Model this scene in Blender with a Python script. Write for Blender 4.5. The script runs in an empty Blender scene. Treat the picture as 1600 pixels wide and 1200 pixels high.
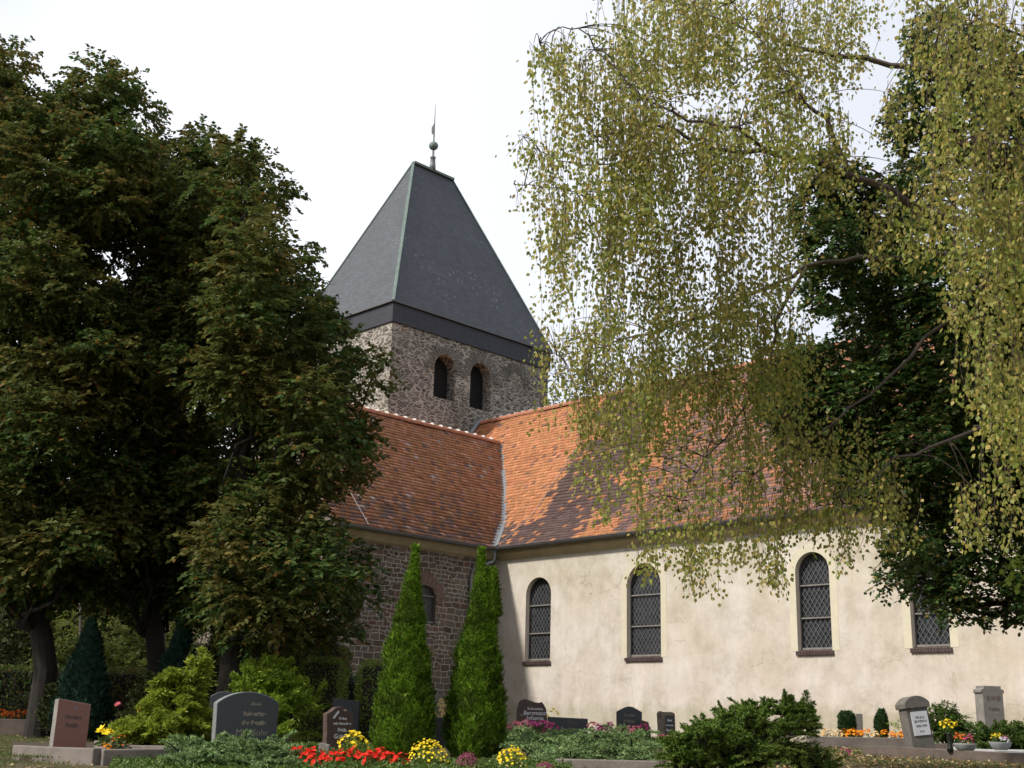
import bpy, math, random
import numpy as np
from mathutils import Matrix, Vector
from mathutils.geometry import tessellate_polygon
random.seed(7)
rng = np.random.default_rng(11)
sc = bpy.context.scene
COL = sc.collection

# ------------------------------------------------------------------ camera
FPX = 1889.03                      # focal length in photo pixels (photo is 1600 wide)
CF = np.array([0.0, 0.96287869, 0.26993448])
CR = np.array([0.99967486, -0.00688295, 0.02455207])
CU = np.array([-0.02549861, -0.26984671, 0.96256562])
EYE = np.array([0.0, 0.0, 1.6])
cam = bpy.data.cameras.new('camera')
camo = bpy.data.objects.new('camera', cam)
COL.objects.link(camo)
m = Matrix.Identity(4)
for i in range(3):
    m[i][0] = CR[i]; m[i][1] = CU[i]; m[i][2] = -CF[i]; m[i][3] = EYE[i]
camo.matrix_world = m
cam.sensor_width = 36.0
cam.lens = FPX / 1600 * 36
cam.clip_start = 0.1
cam.clip_end = 2000
sc.camera = camo

# ------------------------------------------------------------------ light
SUN_AZ = math.radians(-118)          # measured from +Y towards +X : the sun stands to the left
SUN_EL = math.radians(44)
w = bpy.data.worlds.new('World'); sc.world = w
w.use_nodes = True
nt = w.node_tree; nt.nodes.clear()
wo = nt.nodes.new('ShaderNodeOutputWorld'); bg = nt.nodes.new('ShaderNodeBackground')
sky = nt.nodes.new('ShaderNodeTexSky'); sky.sky_type = 'NISHITA'; sky.sun_disc = False
sky.sun_elevation = SUN_EL; sky.sun_rotation = SUN_AZ
sky.dust_density = 4.0; sky.air_density = 1.0
tc = nt.nodes.new('ShaderNodeTexCoord')
ns = nt.nodes.new('ShaderNodeTexNoise'); ns.inputs['Scale'].default_value = 1.3
ns.inputs['Detail'].default_value = 4
cr = nt.nodes.new('ShaderNodeValToRGB')
cr.color_ramp.elements[0].position = 0.40; cr.color_ramp.elements[0].color = (0.55, 0.55, 0.55, 1)
cr.color_ramp.elements[1].position = 0.60; cr.color_ramp.elements[1].color = (0.93, 0.93, 0.93, 1)
mx = nt.nodes.new('ShaderNodeMixRGB')
mx.inputs['Color2'].default_value = (9.9, 10.1, 10.7, 1)     # thin bright cloud cover
nt.links.new(tc.outputs['Generated'], ns.inputs['Vector'])
nt.links.new(ns.outputs['Fac'], cr.inputs['Fac'])
sxyz = nt.nodes.new('ShaderNodeSeparateXYZ'); nt.links.new(tc.outputs['Generated'], sxyz.inputs[0])
mrg = nt.nodes.new('ShaderNodeMapRange'); mrg.inputs['From Min'].default_value = -.30; mrg.inputs['From Max'].default_value = .30
mrg.inputs['To Min'].default_value = 1.0; mrg.inputs['To Max'].default_value = .70      # the cloud veil thins away from the sun
nt.links.new(sxyz.outputs['X'], mrg.inputs['Value'])
mlt = nt.nodes.new('ShaderNodeMath'); mlt.operation = 'MULTIPLY'; nt.links.new(cr.outputs['Color'], mlt.inputs[0]); nt.links.new(mrg.outputs[0], mlt.inputs[1])
nt.links.new(mlt.outputs[0], mx.inputs['Fac'])
nt.links.new(sky.outputs['Color'], mx.inputs['Color1'])
nt.links.new(mx.outputs['Color'], bg.inputs['Color'])
bg.inputs['Strength'].default_value = 0.113
nt.links.new(bg.outputs[0], wo.inputs['Surface'])
sl = bpy.data.lights.new('sun', 'SUN'); slo = bpy.data.objects.new('sun', sl); COL.objects.link(slo)
sl.energy = 4.2; sl.angle = math.radians(4.0); sl.color = (1.0, 0.955, 0.885)
sd = Vector((math.sin(SUN_AZ) * math.cos(SUN_EL), math.cos(SUN_AZ) * math.cos(SUN_EL), math.sin(SUN_EL)))
slo.rotation_euler = sd.to_track_quat('Z', 'Y').to_euler()
sc.view_settings.view_transform = 'Standard'
sc.view_settings.look = 'None'
sc.view_settings.exposure = 0.1
sc.view_settings.gamma = 1.0
sc.render.resolution_x = 1024; sc.render.resolution_y = 768

# ------------------------------------------------------------------ helpers
def nrm(a):
    a = np.asarray(a, float)
    return a / np.maximum(np.linalg.norm(a, axis=-1, keepdims=True), 1e-9)

def tag(o, label=None, cat=None, group=None, kind=None):
    if label: o['label'] = label
    if cat: o['category'] = cat
    if group: o['group'] = group
    if kind: o['kind'] = kind
    return o

def empty(name, loc, label, cat, group=None, rz=0):
    o = bpy.data.objects.new(name, None); COL.objects.link(o)
    o.location = tuple(map(float, loc)); o.rotation_euler = (0, 0, rz); o.empty_display_size = .2
    return tag(o, label, cat, group)

def link(name, me, mat, parent=None):
    if mat is not None:
        for mm in (mat if isinstance(mat, (list, tuple)) else [mat]): me.materials.append(mm)
    o = bpy.data.objects.new(name, me); COL.objects.link(o)
    if parent: o.parent = parent
    return o

def mesh_np(name, V, F, smooth=False):
    """V (n,3), F (m,k) integer arrays"""
    V = np.ascontiguousarray(V, dtype=np.float32); F = np.ascontiguousarray(F, dtype=np.int32)
    me = bpy.data.meshes.new(name)
    me.vertices.add(len(V)); me.vertices.foreach_set('co', V.ravel())
    k = F.shape[1]
    me.loops.add(F.size); me.loops.foreach_set('vertex_index', F.ravel())
    me.polygons.add(len(F))
    me.polygons.foreach_set('loop_start', np.arange(0, F.size, k, dtype=np.int32))
    me.polygons.foreach_set('loop_total', np.full(len(F), k, dtype=np.int32))
    if smooth: me.polygons.foreach_set('use_smooth', np.ones(len(F), dtype=bool))
    me.update(calc_edges=True)
    return me

def facecol(me, cols):
    at = me.attributes.new('Col', 'FLOAT_COLOR', 'FACE')
    c = np.ones((len(me.polygons), 4), dtype=np.float32); c[:, :3] = cols
    at.data.foreach_set('color', c.ravel())

class MB:
    def __init__(s): s.v = []; s.f = []; s.uv = []
    def add(s, vs, fs, uv=None):
        n = len(s.v); s.v += [tuple(map(float, v)) for v in vs]
        for f in fs: s.f.append([i + n for i in f])
        return s
    def box(s, c0, c1, jit=0):
        x0, y0, z0 = c0; x1, y1, z1 = c1
        vs = [(x0,y0,z0),(x1,y0,z0),(x1,y1,z0),(x0,y1,z0),(x0,y0,z1),(x1,y0,z1),(x1,y1,z1),(x0,y1,z1)]
        if jit: vs = [tuple(a + random.uniform(-jit, jit) for a in v) for v in vs]
        return s.add(vs, [(3,2,1,0),(4,5,6,7),(0,1,5,4),(1,2,6,5),(2,3,7,6),(3,0,4,7)])
    def bar(s, p, q, w_, h_, up=(0, 0, 1)):
        p = np.array(p, float); q = np.array(q, float); d = nrm(q - p); up = np.array(up, float)
        r = nrm(np.cross(d, up)); u = np.cross(r, d)
        vs = []
        for e in (p, q):
            for a, b in ((-1,-1),(1,-1),(1,1),(-1,1)): vs.append(e + r*a*w_/2 + u*b*h_/2)
        return s.add(vs, [(3,2,1,0),(4,5,6,7),(0,1,5,4),(1,2,6,5),(2,3,7,6),(3,0,4,7)])
    def tube(s, pts, rad, n=8):
        pts = [np.array(p, float) for p in pts]
        if not hasattr(rad, '__len__'): rad = [rad]*len(pts)
        base = len(s.v); ref = np.array([0.31, 0.2, 0.93])
        for i, p in enumerate(pts):
            d = nrm(pts[min(i+1, len(pts)-1)] - pts[max(i-1, 0)])
            if abs(d @ ref) > .95: ref = np.array([1., .1, 0])
            r = nrm(np.cross(d, ref)); u = np.cross(d, r)
            for k in range(n):
                a = 2*math.pi*k/n
                s.v.append(tuple(p + (r*math.cos(a) + u*math.sin(a))*rad[i]))
        for i in range(len(pts)-1):
            for k in range(n):
                a = base+i*n+k; b = base+i*n+(k+1) % n
                s.f.append([a, b, b+n, a+n])
        s.f.append([base+k for k in range(n)][::-1]); s.f.append([base+(len(pts)-1)*n+k for k in range(n)])
        return s
    def lathe(s, c, prof, n=16):
        base = len(s.v); c = np.array(c, float)
        for r, z in prof:
            for k in range(n):
                a = 2*math.pi*k/n; s.v.append((c[0]+r*math.cos(a), c[1]+r*math.sin(a), c[2]+z))
        for i in range(len(prof)-1):
            for k in range(n):
                a = base+i*n+k; b = base+i*n+(k+1) % n; s.f.append([a, b, b+n, a+n])
        s.f.append([base+k for k in range(n)][::-1]); s.f.append([base+(len(prof)-1)*n+k for k in range(n)])
        return s
    def prism(s, outline, y0, y1):
        """outline in x,z (counter-clockwise seen from -y); thickness along y"""
        n = len(outline); b = len(s.v)
        for x, z in outline: s.v.append((x, y0, z))
        for x, z in outline: s.v.append((x, y1, z))
        s.f.append([b+i for i in range(n)]); s.f.append([b+n+i for i in range(n)][::-1])
        for i in range(n):
            j = (i+1) % n; s.f.append([b+i, b+n+i, b+n+j, b+j])
        return s
    def build(s, name, mat, parent=None, smooth=False, bevel=0, M=None):
        me = bpy.data.meshes.new(name); v = s.v
        if M is not None: v = [tuple(M @ Vector(p)) for p in v]
        me.from_pydata(v, [], s.f); me.update()
        if smooth: me.polygons.foreach_set('use_smooth', [True]*len(me.polygons))
        o = link(name, me, mat, parent)
        if bevel:
            b = o.modifiers.new('bevel', 'BEVEL'); b.width = bevel; b.segments = 2; b.limit_method = 'ANGLE'
        return o

def copy_tree(o, parent=None):
    c = o.copy(); COL.objects.link(c)
    if parent is not None: c.parent = parent
    for ch in [x for x in o.children]: copy_tree(ch, c)
    return c

# --- places: ray through a photo pixel at depth Y; the ground surface
def W(px, py, Y):
    r = CF + CR*(px-800)/FPX - CU*(py-600)/FPX
    return EYE + r*(Y/r[1])
def gz(x, y):
    x = np.clip(x, -25, 25)
    D = np.interp(y, [0,3,8,13,15,19,24,30,40], [1.6,1.6,1.1,.62,.54,.45,.37,.33,.30])
    k = np.interp(y, [0,3,13,15,24,30,60,90], [0,0,.012,.014,.010,.006,.005,0])
    return 1.6 - D + k*x
def gp(px, Y, dz=0):
    x = 0.0
    for _ in range(8):
        z = gz(x, Y); P = np.array([x, Y, z]) - EYE
        sx = 800 + FPX*(P@CR)/(P@CF); x += (px-sx)*Y/FPX
    return np.array([x, Y, float(gz(x, Y))+dz])
def mpx(n, Y): return n*Y/FPX*1.0

# ------------------------------------------------------------------ materials
def newmat(name):
    mt = bpy.data.materials.new(name); mt.use_nodes = True; t = mt.node_tree
    return mt, t, t.nodes['Principled BSDF'], t.nodes['Material Output']
def N(t, typ, **kw):
    n = t.nodes.new(typ)
    for k, v in kw.items():
        if k in n.inputs: n.inputs[k].default_value = v
        else: setattr(n, k, v)
    return n
def ramp(t, stops, fac=None, interp='LINEAR'):
    r = t.nodes.new('ShaderNodeValToRGB'); e = r.color_ramp.elements; r.color_ramp.interpolation = interp
    e[0].position = stops[0][0]; e[0].color = (*stops[0][1], 1)
    e[1].position = stops[-1][0]; e[1].color = (*stops[-1][1], 1)
    for p, c in stops[1:-1]:
        q = e.new(p); q.color = (*c, 1)
    if fac is not None: t.links.new(fac, r.inputs['Fac'])
    return r
def mix(t, fac, a, b, mode='MIX'):
    m_ = t.nodes.new('ShaderNodeMixRGB'); m_.blend_type = mode
    for s_, v in (('Fac', fac), ('Color1', a), ('Color2', b)):
        if hasattr(v, 'is_linked') or hasattr(v, 'links'): t.links.new(v, m_.inputs[s_])
        elif isinstance(v, (int, float)): m_.inputs[s_].default_value = v
        else: m_.inputs[s_].default_value = (*v, 1)
    return m_.outputs['Color']
def coords(t, scale=(1, 1, 1), kind='Object'):
    c = N(t, 'ShaderNodeTexCoord'); mp = N(t, 'ShaderNodeMapping'); mp.inputs['Scale'].default_value = scale
    t.links.new(c.outputs[kind], mp.inputs['Vector']); return mp.outputs['Vector']
def noise(t, vec, scale, detail=4, rough=.55):
    n = N(t, 'ShaderNodeTexNoise', Scale=scale, Detail=detail, Roughness=rough); t.links.new(vec, n.inputs['Vector'])
    return n.outputs['Fac']
def bump(t, h, p, strength=.3, dist=.02):
    b = N(t, 'ShaderNodeBump', Strength=strength, Distance=dist); t.links.new(h, b.inputs['Height'])
    t.links.new(b.outputs['Normal'], p.inputs['Normal']); return b

def plain(name, col, rough=.7, var=.15, scale=8, metal=0, bmp=.15, spec=.4):
    mt, t, p, o = newmat(name); v = coords(t)
    f = noise(t, v, scale, 6, .65)
    r = ramp(t, [(.25, tuple(c*(1-var) for c in col)), (.75, tuple(min(1, c*(1+var)) for c in col))], f)
    t.links.new(r.outputs['Color'], p.inputs['Base Color'])
    p.inputs['Roughness'].default_value = rough; p.inputs['Metallic'].default_value = metal
    p.inputs['Specular IOR Level'].default_value = spec
    if bmp: bump(t, noise(t, v, scale*6, 4), p, bmp, .01)
    return mt

def leafmat(name, stops, trans=.35, rough=.5, tint=None, tscale=.6, tamt=.5, spec=.3):
    mt, t, p, o = newmat(name)
    g = N(t, 'ShaderNodeNewGeometry')
    r = ramp(t, stops, g.outputs['Random Per Island'])
    c = r.outputs['Color']
    if tint:
        f = noise(t, coords(t), tscale, 3, .6)
        f2 = ramp(t, [(.45, (0, 0, 0)), (.62, (tamt,)*3)], f).outputs['Color']
        c = mix(t, f2, c, tint)
    t.links.new(c, p.inputs['Base Color']); p.inputs['Roughness'].default_value = rough
    p.inputs['Specular IOR Level'].default_value = spec
    tr = N(t, 'ShaderNodeBsdfTranslucent'); t.links.new(c, tr.inputs['Color'])
    ms = N(t, 'ShaderNodeMixShader', Fac=trans)
    t.links.new(p.outputs[0], ms.inputs[1]); t.links.new(tr.outputs[0], ms.inputs[2]); t.links.new(ms.outputs[0], o.inputs['Surface'])
    return mt

def rubble(name, sc3, mortar, stones, mw=.07, dist=.25, rnd=1.0, tone=.35):
    mt, t, p, o = newmat(name)
    v = coords(t)
    nz = N(t, 'ShaderNodeTexNoise', Scale=1.7, Detail=3); t.links.new(v, nz.inputs['Vector'])
    sb = N(t, 'ShaderNodeVectorMath', operation='SUBTRACT'); t.links.new(nz.outputs['Color'], sb.inputs[0]); sb.inputs[1].default_value = (.5, .5, .5)
    scl = N(t, 'ShaderNodeVectorMath', operation='SCALE'); scl.inputs['Scale'].default_value = dist; t.links.new(sb.outputs[0], scl.inputs[0])
    ad = N(t, 'ShaderNodeVectorMath', operation='ADD'); t.links.new(v, ad.inputs[0]); t.links.new(scl.outputs[0], ad.inputs[1])
    mp = N(t, 'ShaderNodeMapping'); mp.inputs['Scale'].default_value = sc3; t.links.new(ad.outputs[0], mp.inputs['Vector'])
    vo = N(t, 'ShaderNodeTexVoronoi', feature='DISTANCE_TO_EDGE', Scale=1.0, Randomness=rnd); t.links.new(mp.outputs[0], vo.inputs['Vector'])
    vc = N(t, 'ShaderNodeTexVoronoi', feature='F1', Scale=1.0, Randomness=rnd); t.links.new(mp.outputs[0], vc.inputs['Vector'])
    sx = N(t, 'ShaderNodeSeparateColor'); t.links.new(vc.outputs['Color'], sx.inputs[0])
    rs = ramp(t, stones, sx.outputs[0])
    n2 = noise(t, v, 22, 5, .7)
    stc = mix(t, .5, rs.outputs['Color'], ramp(t, [(.3, (.55,)*3), (.7, (1.15,)*3)], n2).outputs['Color'], 'MULTIPLY')
    wob = N(t, 'ShaderNodeMath', operation='MULTIPLY_ADD'); t.links.new(n2, wob.inputs[0]); wob.inputs[1].default_value = -.07; t.links.new(vo.outputs['Distance'], wob.inputs[2])
    mk = ramp(t, [(max(mw-.06, 0.0), (0, 0, 0)), (mw, (1, 1, 1))], wob.outputs[0])
    mo = mix(t, .6, mortar, ramp(t, [(.3, (.7,)*3), (.7, (1.2,)*3)], noise(t, v, 3, 5)).outputs['Color'], 'MULTIPLY')
    c = mix(t, mk.outputs['Color'], mo, stc)
    big = ramp(t, [(.35, (1-tone,)*3), (.65, (1.1,)*3)], noise(t, v, .45, 4, .6)).outputs['Color']
    c = mix(t, .7, c, big, 'MULTIPLY')
    t.links.new(c, p.inputs['Base Color']); p.inputs['Roughness'].default_value = .9; p.inputs['Specular IOR Level'].default_value = .2
    hh = ramp(t, [(0, (0, 0, 0)), (.22, (1, 1, 1))], vo.outputs['Distance'])
    h2 = mix(t, .35, hh.outputs['Color'], n2)
    bump(t, h2, p, .8, .05)
    return mt

M = {}
M['tower'] = rubble('tower_rubble', (3.3, 3.3, 9.0), (.41, .38, .33), [(0, (.11, .098, .08)), (.4, (.18, .158, .13)), (.7, (.235, .21, .175)), (.88, (.10, .085, .08)), (.97, (.17, .145, .115)), (1, (.26, .15, .09))], mw=.088, dist=.5)
def coursed():
    mt, t, p, o = newmat('brown_coursed_stone'); v = coords(t)
    sp = N(t, 'ShaderNodeSeparateXYZ'); t.links.new(v, sp.inputs[0]); ad = N(t, 'ShaderNodeMath', operation='ADD'); t.links.new(sp.outputs['X'], ad.inputs[0]); t.links.new(sp.outputs['Y'], ad.inputs[1])
    cb = N(t, 'ShaderNodeCombineXYZ'); t.links.new(ad.outputs[0], cb.inputs['X']); t.links.new(sp.outputs['Z'], cb.inputs['Y'])
    out = None
    nz = N(t, 'ShaderNodeTexNoise', Scale=2.6, Detail=3); t.links.new(v, nz.inputs['Vector'])
    sb = N(t, 'ShaderNodeVectorMath', operation='SUBTRACT'); t.links.new(nz.outputs['Color'], sb.inputs[0]); sb.inputs[1].default_value = (.5, .5, .5)
    sc_ = N(t, 'ShaderNodeVectorMath', operation='MULTIPLY'); sc_.inputs[1].default_value = (.30, .17, 0); t.links.new(sb.outputs[0], sc_.inputs[0])
    a2 = N(t, 'ShaderNodeVectorMath', operation='ADD'); t.links.new(cb.outputs[0], a2.inputs[0]); t.links.new(sc_.outputs[0], a2.inputs[1])
    def br(bw, rh):
        b = N(t, 'ShaderNodeTexBrick', Scale=1.0); t.links.new(a2.outputs[0], b.inputs['Vector']); b.offset = .42; b.squash = .72; b.squash_frequency = 3
        b.inputs['Brick Width'].default_value = bw; b.inputs['Row Height'].default_value = rh; b.inputs['Mortar Size'].default_value = .016; b.inputs['Mortar Smooth'].default_value = .35
        b.inputs['Color1'].default_value = (0, 0, 0, 1); b.inputs['Color2'].default_value = (1, 1, 1, 1); b.inputs['Mortar'].default_value = (.5, .5, .5, 1); return b
    b1 = br(.34, .185); b2 = br(.27, .13)
    pick = ramp(t, [(.49, (0, 0, 0)), (.51, (1, 1, 1))], noise(t, v, .8, 1))
    col = mix(t, pick.outputs['Color'], b1.outputs['Color'], b2.outputs['Color']); fac = mix(t, pick.outputs['Color'], b1.outputs['Fac'], b2.outputs['Fac'])
    st = ramp(t, [(0, (.068, .052, .042)), (.3, (.115, .085, .066)), (.55, (.17, .13, .095)), (.8, (.12, .115, .108)), (1, (.15, .082, .058))], col)
    n2 = noise(t, v, 20, 5, .7)
    stc = mix(t, .8, st.outputs['Color'], ramp(t, [(.3, (.6,)*3), (.7, (1.25,)*3)], n2).outputs['Color'], 'MULTIPLY')
    c = mix(t, fac, stc, mix(t, .6, (.38, .34, .29), ramp(t, [(.3, (.7,)*3), (.7, (1.15,)*3)], noise(t, v, 3, 5)).outputs['Color'], 'MULTIPLY'))
    c = mix(t, .7, c, ramp(t, [(.35, (.7, .7, .7)), (.65, (1.08,)*3)], noise(t, v, .5, 4)).outputs['Color'], 'MULTIPLY')
    t.links.new(c, p.inputs['Base Color']); p.inputs['Roughness'].default_value = .9; p.inputs['Specular IOR Level'].default_value = .2
    iv = N(t, 'ShaderNodeInvert'); t.links.new(fac, iv.inputs['Color']); bump(t, mix(t, .3, iv.outputs['Color'], n2), p, .7, .04)
    return mt
M['transept'] = coursed()
M['voussoir'] = plain('arch_stone', (.135, .125, .11), .9, .35, 5, bmp=.5)
M['redstone'] = plain('red_arch_stone', (.14, .09, .068), .9, .3, 5, bmp=.5)

def plaster():
    mt, t, p, o = newmat('cream_plaster'); v = coords(t)
    f = noise(t, v, .55, 6, .62)
    c = ramp(t, [(.32, (.50, .452, .372)), (.46, (.565, .523, .462)), (.62, (.61, .578, .535))], f).outputs['Color']
    sp = N(t, 'ShaderNodeSeparateXYZ'); t.links.new(v, sp.inputs[0])
    mr = N(t, 'ShaderNodeMapRange'); mr.inputs['From Min'].default_value = 1.0; mr.inputs['From Max'].default_value = 5.2; t.links.new(sp.outputs['Z'], mr.inputs['Value'])
    f2 = N(t, 'ShaderNodeMath', operation='MULTIPLY'); t.links.new(mr.outputs[0], f2.inputs[0]); f2.inputs[1].default_value = .65
    low = mix(t, f2.outputs[0], (1.0, .95, .95), (.97, .975, .91))
    c = mix(t, 1.0, c, low, 'MULTIPLY')
    # vertical weather streaks and cloudy patches
    vs = N(t, 'ShaderNodeMapping'); vs.inputs['Scale'].default_value = (1.3, 1.3, .16); t.links.new(v, vs.inputs['Vector'])
    st = ramp(t, [(.32, (.86, .84, .78)), (.6, (1.03, 1.03, 1.03))], noise(t, vs.outputs[0], 1.6, 5, .7)).outputs['Color']
    c = mix(t, .6, c, st, 'MULTIPLY')
    pt = ramp(t, [(.34, (.78, .755, .70)), (.50, (.97, .965, .95)), (.66, (1.08, 1.07, 1.06))], noise(t, v, 1.7, 10, .72)).outputs['Color']
    c = mix(t, .9, c, pt, 'MULTIPLY')
    sk = ramp(t, [(.27, (.45, .42, .38)), (.33, (1, 1, 1))], noise(t, v, 9, 4, .8)).outputs['Color']
    c = mix(t, .5, c, sk, 'MULTIPLY')
    # damp, greenish splash zone at the foot with an uneven edge
    wn_ = N(t, 'ShaderNodeMath', operation='MULTIPLY_ADD'); t.links.new(noise(t, v, 1.6, 6, .7), wn_.inputs[0]); wn_.inputs[1].default_value = -1.5; t.links.new(sp.outputs['Z'], wn_.inputs[2])
    dm = ramp(t, [(.0, (.74, .76, .66)), (.35, (1, 1, 1))], wn_.outputs[0]).outputs['Color']; c = mix(t, .8, c, dm, 'MULTIPLY')
    # hairline cracks
    dv = N(t, 'ShaderNodeTexNoise', Scale=2.2, Detail=5); t.links.new(v, dv.inputs['Vector']); av = N(t, 'ShaderNodeVectorMath', operation='ADD'); t.links.new(dv.outputs['Color'], av.inputs[0]); t.links.new(v, av.inputs[1])
    ck = N(t, 'ShaderNodeTexVoronoi', feature='DISTANCE_TO_EDGE', Scale=.42); t.links.new(av.outputs[0], ck.inputs['Vector'])
    cm_ = ramp(t, [(0, (.55, .5, .45)), (.006, (1, 1, 1))], ck.outputs['Distance']).outputs['Color']
    cf = ramp(t, [(.5, (0, 0, 0)), (.62, (.8, .8, .8))], noise(t, v, .7, 2)).outputs['Color']; c = mix(t, cf, c, mix(t, 1.0, c, cm_, 'MULTIPLY'))
    t.links.new(c, p.inputs['Base Color']); p.inputs['Roughness'].default_value = .93; p.inputs['Specular IOR Level'].default_value = .15
    bump(t, noise(t, v, 28, 8, .8), p, .35, .02)
    return mt
M['plaster'] = plaster()
M['surround'] = plain('yellow_window_band', (.57, .515, .39), .9, .08, 3, bmp=.2)
M['reveal'] = plain('pale_reveal_plaster', (.66, .56, .47), .9, .1, 3, bmp=.2)
M['cornice'] = plain('sandstone_cornice', (.30, .245, .155), .9, .25, 2.5, bmp=.3)
M['cream_cornice'] = plain('yellow_plaster_cornice', (.47, .38, .235), .9, .15, 2, bmp=.3)
M['zinc'] = plain('zinc_sheet', (.20, .21, .22), .5, .15, 3, metal=.3, bmp=.05)
M['gutter'] = plain('dark_gutter', (.10, .095, .095), .5, .2, 3, metal=.3, bmp=.05)
M['patina'] = plain('green_copper', (.14, .185, .165), .7, .25, 3, bmp=.2)
M['lead'] = plain('lead_came', (.13, .13, .13), .6, .15, 9, metal=.2, bmp=0)
M['bricksill'] = plain('dark_red_brick', (.062, .036, .034), .85, .3, 6, bmp=.3)
M['dark'] = plain('painted_interior_dark', (.006, .005, .005), .9, .2, 2, bmp=0)  # near-black colour painted for the unlit inside of the belfry
M['louver'] = plain('dark_weathered_wood', (.02, .018, .016), .9, .3, 4)
def glass():
    mt, t, p, o = newmat('leaded_window_glass'); v = coords(t)
    c = ramp(t, [(.3, (.010, .012, .014)), (.7, (.045, .050, .056))], noise(t, v, 7, 3)).outputs['Color']
    t.links.new(c, p.inputs['Base Color']); p.inputs['Roughness'].default_value = .28; p.inputs['Specular IOR Level'].default_value = .6
    bump(t, noise(t, v, 9, 2), p, .5, .03)
    return mt
M['glass'] = glass()
def tilemat():
    mt, t, p, o = newmat('clay_plain_tiles')
    a = N(t, 'ShaderNodeAttribute'); a.attribute_name = 'Col'
    f = ramp(t, [(.3, (.72,)*3), (.7, (1.18,)*3)], noise(t, coords(t), 14, 5, .7)).outputs['Color']
    c = mix(t, .8, a.outputs['Color'], f, 'MULTIPLY')
    t.links.new(c, p.inputs['Base Color']); p.inputs['Roughness'].default_value = .85; p.inputs['Specular IOR Level'].default_value = .2
    return mt
M['tiles'] = tilemat()
M['ridge'] = plain('clay_ridge_tile', (.36, .15, .085), .85, .25, 4)
M['mortar'] = plain('ridge_mortar', (.62, .58, .53), .9, .2, 9)
def slate(name, base, speck=True):
    mt, t, p, o = newmat(name)
    uv = N(t, 'ShaderNodeUVMap'); uv.uv_map = 'UVMap'
    rot = N(t, 'ShaderNodeMapping'); rot.inputs['Rotation'].default_value = (0, 0, math.radians(24)); t.links.new(uv.outputs[0], rot.inputs['Vector'])
    b = N(t, 'ShaderNodeTexBrick', Scale=1.0); t.links.new(rot.outputs[0], b.inputs['Vector'])
    b.inputs['Brick Width'].default_value = .22; b.inputs['Row Height'].default_value = .15; b.inputs['Mortar Size'].default_value = .006
    b.inputs['Mortar Smooth'].default_value = .6; b.inputs['Bias'].default_value = 0
    b.inputs['Color1'].default_value = (*[x*.82 for x in base], 1); b.inputs['Color2'].default_value = (*[x*1.18 for x in base], 1)
    b.inputs['Mortar'].default_value = (*[x*.3 for x in base], 1)
    v = coords(t)
    c = mix(t, .7, b.outputs['Color'], ramp(t, [(.3, (.88,)*3), (.7, (1.1,)*3)], noise(t, v, .8, 6, .65)).outputs['Color'], 'MULTIPLY')
    c = mix(t, .5, c, ramp(t, [(.3, (.7,)*3), (.7, (1.25,)*3)], noise(t, v, 9, 4, .7)).outputs['Color'], 'MULTIPLY')
    if speck:
        sk = ramp(t, [(.60, (0, 0, 0)), (.66, (1, 1, 1))], noise(t, v, 6.5, 3, .8)).outputs['Color']
        ar = ramp(t, [(.52, (0, 0, 0)), (.66, (1, 1, 1))], noise(t, v, .35, 2)).outputs['Color']
        mm = mix(t, 1.0, sk, ar, 'MULTIPLY')
        c = mix(t, mm, c, (.26, .26, .27))
    t.links.new(c, p.inputs['Base Color']); p.inputs['Roughness'].default_value = .55; p.inputs['Specular IOR Level'].default_value = .45
    bump(t, b.outputs['Fac'], p, -.5, .012)
    return mt
M['slate'] = slate('slate_roof', (.050, .057, .066))
M['fascia'] = slate('slate_fascia', (.020, .021, .030), False)

def groundmat():
    mt, t, p, o = newmat('cemetery_ground'); v = coords(t)
    g = ramp(t, [(.35, (.055, .065, .022)), (.5, (.10, .095, .045)), (.65, (.17, .13, .085))], noise(t, v, 1.1, 8, .7)).outputs['Color']
    g = mix(t, .7, g, ramp(t, [(.3, (.6,)*3), (.7, (1.3,)*3)], noise(t, v, 18, 6, .8)).outputs['Color'], 'MULTIPLY')
    t.links.new(g, p.inputs['Base Color']); p.inputs['Roughness'].default_value = .95; p.inputs['Specular IOR Level'].default_value = .1
    bump(t, noise(t, v, 14, 8, .8), p, .8, .06)
    return mt
M['ground'] = groundmat()
M['soil'] = plain('dark_soil', (.055, .04, .028), .95, .4, 9, bmp=.6)
M['gravel'] = plain('pale_gravel', (.42, .41, .39), .9, .35, 40, bmp=.8)
M['bark_dark'] = plain('dark_bark', (.020, .016, .013), .95, .4, 6, bmp=.8)
M['bark_pale'] = plain('pale_bark', (.10, .085, .07), .95, .4, 6, bmp=.6)
M['twig'] = plain('birch_twig', (.055, .035, .028), .9, .3, 6, bmp=.2)
M['birch_bark'] = plain('birch_bark', (.09, .07, .06), .9, .45, 5, bmp=.5)
M['kerb'] = plain('weathered_concrete', (.17, .145, .125), .92, .3, 5, bmp=.5)
M['kerb_dark'] = plain('brown_kerb_stone', (.11, .085, .070), .9, .3, 5, bmp=.5)
M['granite_dark'] = plain('dark_polished_granite', (.035, .040, .048), .35, .35, 60, bmp=.0, spec=.5)
M['granite_edge'] = plain('rough_granite_edge', (.17, .175, .175), .9, .35, 30, bmp=.5)
M['granite_brown'] = plain('brown_granite', (.085, .055, .045), .55, .3, 25, bmp=.2)
M['granite_red'] = plain('reddish_granite', (.19, .085, .065), .5, .2, 45, bmp=.1)
M['granite_black'] = plain('black_granite', (.012, .013, .017), .35, .4, 40, bmp=.0, spec=.4)
M['stone_grey'] = plain('grey_gravestone', (.125, .115, .10), .9, .3, 7, bmp=.5)
M['stone_mid'] = plain('light_grey_gravestone', (.20, .185, .165), .9, .3, 7, bmp=.5)
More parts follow.
